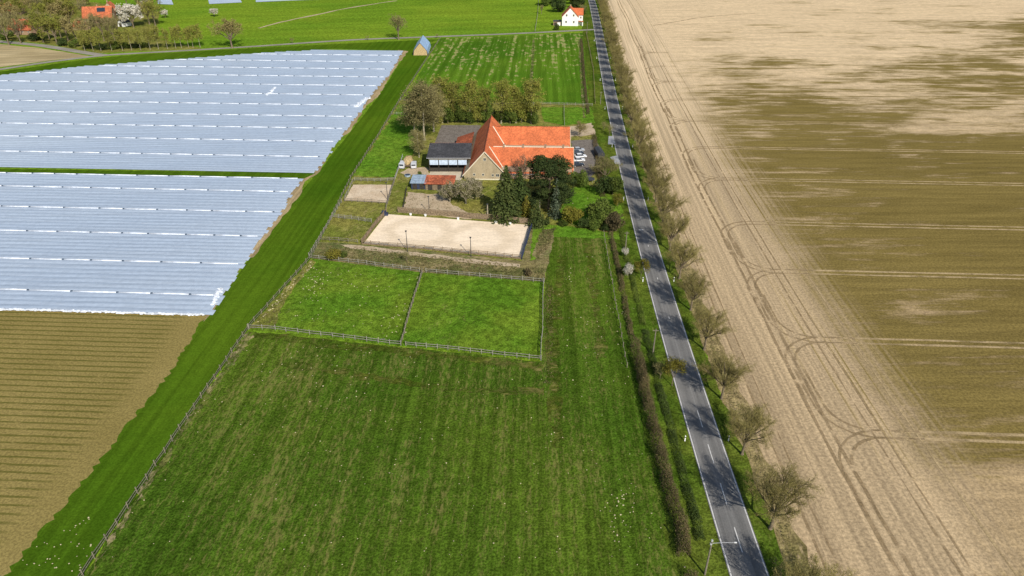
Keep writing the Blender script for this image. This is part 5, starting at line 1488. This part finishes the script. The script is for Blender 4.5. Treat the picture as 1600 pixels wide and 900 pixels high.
for i, x in enumerate(bx):
    y = 79.5 - 5.5 * max(0, (x - 190) / 120.0); k = hgt((x, y), y - 33 - (i % 3) * 2) / 12
    plant(BIR[i % 3], G(x, y), 'slim pale trunked tree in the row along the lane, %s from the left' % ORD[i], 'birch', 'tree', 'slim trees in a row along the lane', i * 1.7, (k * 1.15, k * 1.15, k))
BLOS = [bare_tree(150 + i, 9, 1.6, 4.2, 0.25, 4, 7, (2, 2, 2, 1), 4, 0.5, 0.03, 0.5, crown_m='twig_brown', two_mat='blossom') for i in range(2)]
for i, (px, py, tp, lab) in enumerate(((209, 43, 6, 'largest white blossoming tree, right of the village farmhouse'), (259, 28, 15, 'white blossoming tree alone in the meadow next to the village'), (335, 26, 13, 'small white blossoming tree alone far out in the meadow'), (229, 12, -2, 'white blossoming tree at the upper border behind the village'))):
    k = hgt((px, py), tp) / 9; plant(BLOS[i % 2], G(px, py), lab, 'blossom_tree', 'tree', 'white blossoming trees by the village', i, (k * 1.1, k * 1.1, k))
VIL = [bare_tree(160 + i, 15, 3.5, 5.6, 0.3, 4, 6, (2, 2, 2, 1), 3, 0.5, 0.035, 0.5, crown_m='twig', two_mat=('leaf_spring' if i != 1 else 'twig')) for i in range(3)]
VB = [bare_tree(170 + i, 14, 3.5, 5.2, 0.3, 4, 6, (2, 2, 2, 1), 1, 0.3, 0.04, 0.5, crown_m='twig_brown') for i in range(2)]
vt = [(5, 60, 'b'), (17, 42, 'g'), (28, 58, 'b'), (36, 34, 'g'), (52, 24, 'g'), (62, 54, 'b'), (70, 38, 'g'), (78, 62, 'b'), (85, 28, 'g'), (90, 70, 'g'), (98, 46, 'g'),
      (104, 26, 'g'), (107, 64, 'b'), (122, 70, 'g'), (132, 30, 'b'), (150, 60, 'b'), (163, 64, 'b'), (8, 18, 'g'), (28, 10, 'g'), (58, 8, 'b'), (78, 12, 'g'),
      (100, 8, 'g'), (124, 12, 'g'), (243, 40, 'g'), (234, 38, 'g'), (225, 22, 'b'), (240, 18, 'g'), (135, 16, 'g'), (200, 12, 'b'), (180, 66, 'b')]
vt += [(4, 30, 'g'), (14, 70, 'b'), (24, 26, 'g'), (33, 68, 'b'), (66, 30, 'b'), (68, 66, 'g'), (88, 58, 'b'), (96, 60, 'g'), (112, 44, 'g'), (142, 66, 'b'), (170, 58, 'b'), (186, 58, 'b'), (110, 18, 'g')]
vt.sort(); _cnt = {'g': 0, 'b': 0}
for i, (px, py, c) in enumerate(vt):
    pr = VIL[i % 3] if c == 'g' else VB[i % 2]; k = rt.uniform(0.95, 1.3)
    lab = ('yellow green leafing tree among the village houses, %s of its kind from the left' if c == 'g' else 'brown bare tree among the village houses, %s of its kind from the left') % ORD[_cnt[c]]; _cnt[c] += 1
    plant(pr, G(px, py), lab, 'leafing_tree' if c == 'g' else 'bare_tree', 'tree', 'trees around the village houses', i * 0.77, k)
for i, (px, py, s, d) in enumerate(((12, 62, 1.3, 0), (56, 64, 1.3, 1), (98, 72, 1.1, 1), (118, 74, 1.1, 0), (140, 76, 1.2, 0), (160, 78, 1.1, 1), (180, 77, 1.2, 0), (184, 30, 1.6, 1), (196, 76, 0.9, 0), (213, 75, 0.9, 1), (228, 74.5, 0.8, 0))):
    plant((BUSH_MID, BUSH_DRK)[d][i % 2], G(px, py), 'green undergrowth shrub on the village side of the lane, %s from the left' % ORD[i], 'shrub', 'shrub', 'shrubs along the village lane', i * 1.2, (s * 1.4, s * 1.2, s))
for i, (px, py, s, lab) in enumerate(((457, 68, 0.75, 'small brown bush beside the lane left of the solitary bare tree'), (575, 63, 0.6, 'low brown bush on the lane just left of the bare tree'), (683, 60, 0.6, 'small brown bush at the lane corner by the patchy field'))):
    plant(SMALL[i], G(px, py), lab, 'bare_bush', 'bush', None, i, s)
# around the white house
for i, (px, py, s, pr, lab) in enumerate(((872, 19, 2.6, BUSH_DRK[0], 'big dark bush behind the white house on its left'), (852, 9, 2.4, BUSH_MID[0], 'green bush at the upper border left of the white house'), (862, 7, 2.3, BUSH_DRK[1], 'dark bush at the upper border behind the white house'), (903, 13, 2.4, BUSH_DRK[0], 'dark bush behind the white house on its right'), (912, 22, 1.5, BUSH_MID[1], 'green bush between the white house and the road'), (870, 47, 0.9, BUSH_MID[2], 'pale green bush on the lane below the white house garage'), (891, 6, 2.4, BUSH_MID[1], 'green bush at the upper border right behind the white house'))):
    plant(pr, G(px, py), lab, 'bush', 'bush', 'bushes around the white house', i, s)
plant(VB[0], G(910, 24), 'brown bare tree between the white house and the road', 'bare_tree', 'tree', None, 0, 0.6)
plant(VB[1], G(846, 22), 'brown bare tree in the garden left of the white house', 'bare_tree', 'tree', None, 0, 0.5)

# ---- hedges beside the road
def hedge(path_st, w, h, n_per_m, m, label, seed, leaf=0.3, name='hedge'):
    rs = np.random.RandomState(seed)
    t0, t1 = path_st[0][1], path_st[-1][1]
    n = int((t1 - t0) * n_per_m)
    tt = rs.uniform(t0, t1, n)
    ss = np.interp(tt, [p[1] for p in path_st], [p[0] for p in path_st])
    hh = h * (0.75 + 0.45 * np.interp(tt, np.arange(t0, t1 + 3, 2.2), rs.uniform(0, 1, len(np.arange(t0, t1 + 3, 2.2)))))
    gx = np.arange(t0, t1 + 3, 1.3); keep = rs.uniform(0, 1, n) < np.interp(tt, gx, np.clip(rs.normal(0.75, 0.35, len(gx)), 0.12, 1.0))
    tt, ss = tt[keep], ss[keep]; n = len(tt); ss = ss + np.interp(tt, gx, rs.normal(0, 0.16, len(gx)))
    hh = h * (0.75 + 0.45 * np.interp(tt, np.arange(t0, t1 + 3, 2.2), rs.uniform(0, 1, len(np.arange(t0, t1 + 3, 2.2)))))
    a = rs.uniform(0, math.pi, n); rr = rs.uniform(0.5, 1.0, n)
    C = np.stack([np.array([road_x(t) for t in tt]) + ss + np.cos(a) * w / 2 * rr * rs.uniform(.9, 1.15, n), tt, np.maximum(0.06, np.sin(a) * hh * rr)], axis=1)
    o0 = Vector((road_x(t0) + path_st[0][0], t0, 0))
    V, F = quads_np(rs, C - np.array(o0), leaf, 0.0, 0.35, np.stack([np.zeros(n), np.zeros(n), np.zeros(n)], 1))
    # stems
    segs = []
    for _ in range(int((t1 - t0) * 5)):
        q = rs.uniform(t0, t1); s = np.interp(q, [p[1] for p in path_st], [p[0] for p in path_st]); b = Vector((road_x(q) + s + rs.uniform(-.3, .3) * w, q, 0)) - o0
        segs.append((b, b + Vector((rs.uniform(-.3, .3), rs.uniform(-.3, .3), h * rs.uniform(.7, 1.15))), 0.035, 0.012))
    V, F = join_np([(V, F), tubes_np(segs, 3)])
    o = link(name, mesh_np(name, V, F), M[m]); o.location = o0
    tag(o, label, 'hedge'); return o
hedge([(-8.4, 66), (-9.0, 92), (-9.2, 119)], 2.2, 3.1, 520, 'hedge_twig', 'tall brown bare hedge between the pasture and the road, nearest part', 1, 0.26)
hedge([(-8.4, 58), (-8.4, 63)], 2.2, 2.2, 420, 'hedge_twig', 'short piece of brown hedge beside the street lamp at the lower border', 2, 0.26)
hedge([(-9.4, 121), (-9.3, 150), (-9.6, 182)], 1.4, 1.2, 170, 'hedge_twig', 'low straggling brown hedge in the ditch beside the upper pasture', 3, 0.28)
hedge([(-5.6, 69), (-5.9, 100), (-6.1, 125)], 1.7, 1.0, 300, 'leaf_dark', 'low green hedge between the brown hedge and the road, nearest part', 4, 0.24)
hedge([(-6.1, 127), (-6.3, 150), (-6.6, 180)], 1.5, 0.9, 200, 'leaf_mid', 'low green hedge between the ditch and the road, farther part', 5, 0.26)
hedge([(-11.5, 290), (-11.8, 350), (-12, 455)], 1.6, 1.3, 45, 'hedge_twig', 'brown straggling hedge between the patchy field and the road', 6, 0.5)
hedge([(-10, 200), (-10, 262)], 2.0, 1.5, 70, 'hedge_twig', 'brown hedge between the barn car park and the road', 7, 0.4)
hedge([(7.5, 55), (7.6, 200), (7.8, 400), (8, 640)], 2.2, 0.35, 16, 'tuft', 'low dry herbage along the foot of the roadside trees', 8, 0.32, 'herbage')['kind'] = 'stuff'

# ---- stuff: dry tufts on the bank, pale clods in the grass
def inside(p, poly):
    c = False; n = len(poly)
    for i in range(n):
        a, b = poly[i], poly[(i + 1) % n]
        if (a.y > p[1]) != (b.y > p[1]) and p[0] < (b.x - a.x) * (p[1] - a.y) / (b.y - a.y) + a.x: c = not c
    return c
def scatter(polypx, n, seed):
    poly = P(*polypx); rg = random.Random(seed); out = []
    x0, x1 = min(p.x for p in poly), max(p.x for p in poly); y0, y1 = min(p.y for p in poly), max(p.y for p in poly)
    while len(out) < n:
        q = (rg.uniform(x0, x1), rg.uniform(y0, y1))
        if inside(q, poly): out.append(q)
    return out
def tufts(name, polys, label, seed, size=0.35, m='tuft'):
    rs = np.random.RandomState(seed); C = []
    for poly, n in polys:
        for (x, y) in scatter(poly, n, seed):
            for _ in range(4): C.append((x + rs.normal() * 0.16, y + rs.normal() * 0.16, 0.12 + rs.uniform(0, 0.16)))
    C = np.array(C); N = rs.normal(size=C.shape); N[:, 2] *= 0.3
    V, F = quads_np(rs, C, size, 0.0, 0.45, N * 1.5)
    o = link(name, mesh_np(name, V, F), M[m]); tag(o, label, 'dry grass', None, 'stuff')
tufts('dry_grass', [(((492, 404), (500, 384), (566, 388), (815, 416), (850, 420), (850, 439), (663, 424)), 1500), (((842, 362), (868, 357), (858, 386), (838, 407)), 350)], 'tufts of dry grass covering the bank below the riding arena', 5)
tufts('dry_grass', [(((395, 512), (486, 407), (494, 411), (474, 432), (446, 470), (430, 512)), 260), (((636, 298), (700, 303), (745, 338), (640, 332)), 120), (((848, 445), (866, 445), (862, 600), (850, 600)), 260)], 'scattered dry grass tufts along the paddock fences', 6, 0.28)
def clods(name, groups, label, seed):
    rg = random.Random(seed); mb = MB()
    for poly, n, r in groups:
        for (x, y) in scatter(poly, n, rg.randint(0, 999)):
            s = r * rg.uniform(0.5, 1.25); mb.blob((x, y, 0.09), (s, s * rg.uniform(.7, 1), s * 0.45), rg, 6, 3, 0.25)
    o = mb.build(name, M['stone']); tag(o, label, 'clods', None, 'stuff')
clods('pale_clods', [(((130, 890), (388, 520), (630, 545), (845, 565), (1000, 545), (1062, 800), (1075, 890)), 200, 0.11),
                     (((940, 740), (995, 740), (990, 870), (945, 850)), 30, 0.12), (((955, 780), (985, 770), (978, 845), (960, 850)), 14, 0.15), (((450, 520), (600, 545), (560, 640), (430, 600)), 40, 0.13),
                     (((850, 450), (930, 390), (990, 480), (1010, 600), (870, 600)), 70, 0.14)], 'small pale clods scattered over the large pasture', 7)
clods('pale_clods', [(((440, 500), (490, 412), (655, 430), (630, 530)), 75, 0.14), (((470, 450), (490, 418), (520, 425), (500, 465)), 45, 0.15), (((590, 490), (640, 470), (635, 525), (590, 530)), 25, 0.15)], 'small pale clods scattered over the left paddock', 8)
clods('pale_clods', [(((20, 885), (60, 850), (150, 800), (140, 895)), 40, 0.13)], 'pale clods at the near end of the green strip', 9)
clods('pale_clods', [(((395, 512), (486, 407), (494, 411), (440, 470)), 70, 0.2), (((880, 305), (945, 300), (960, 330), (890, 345)), 14, 0.18)], 'pale clods along the fence beside the left paddock and on the lawn', 10)
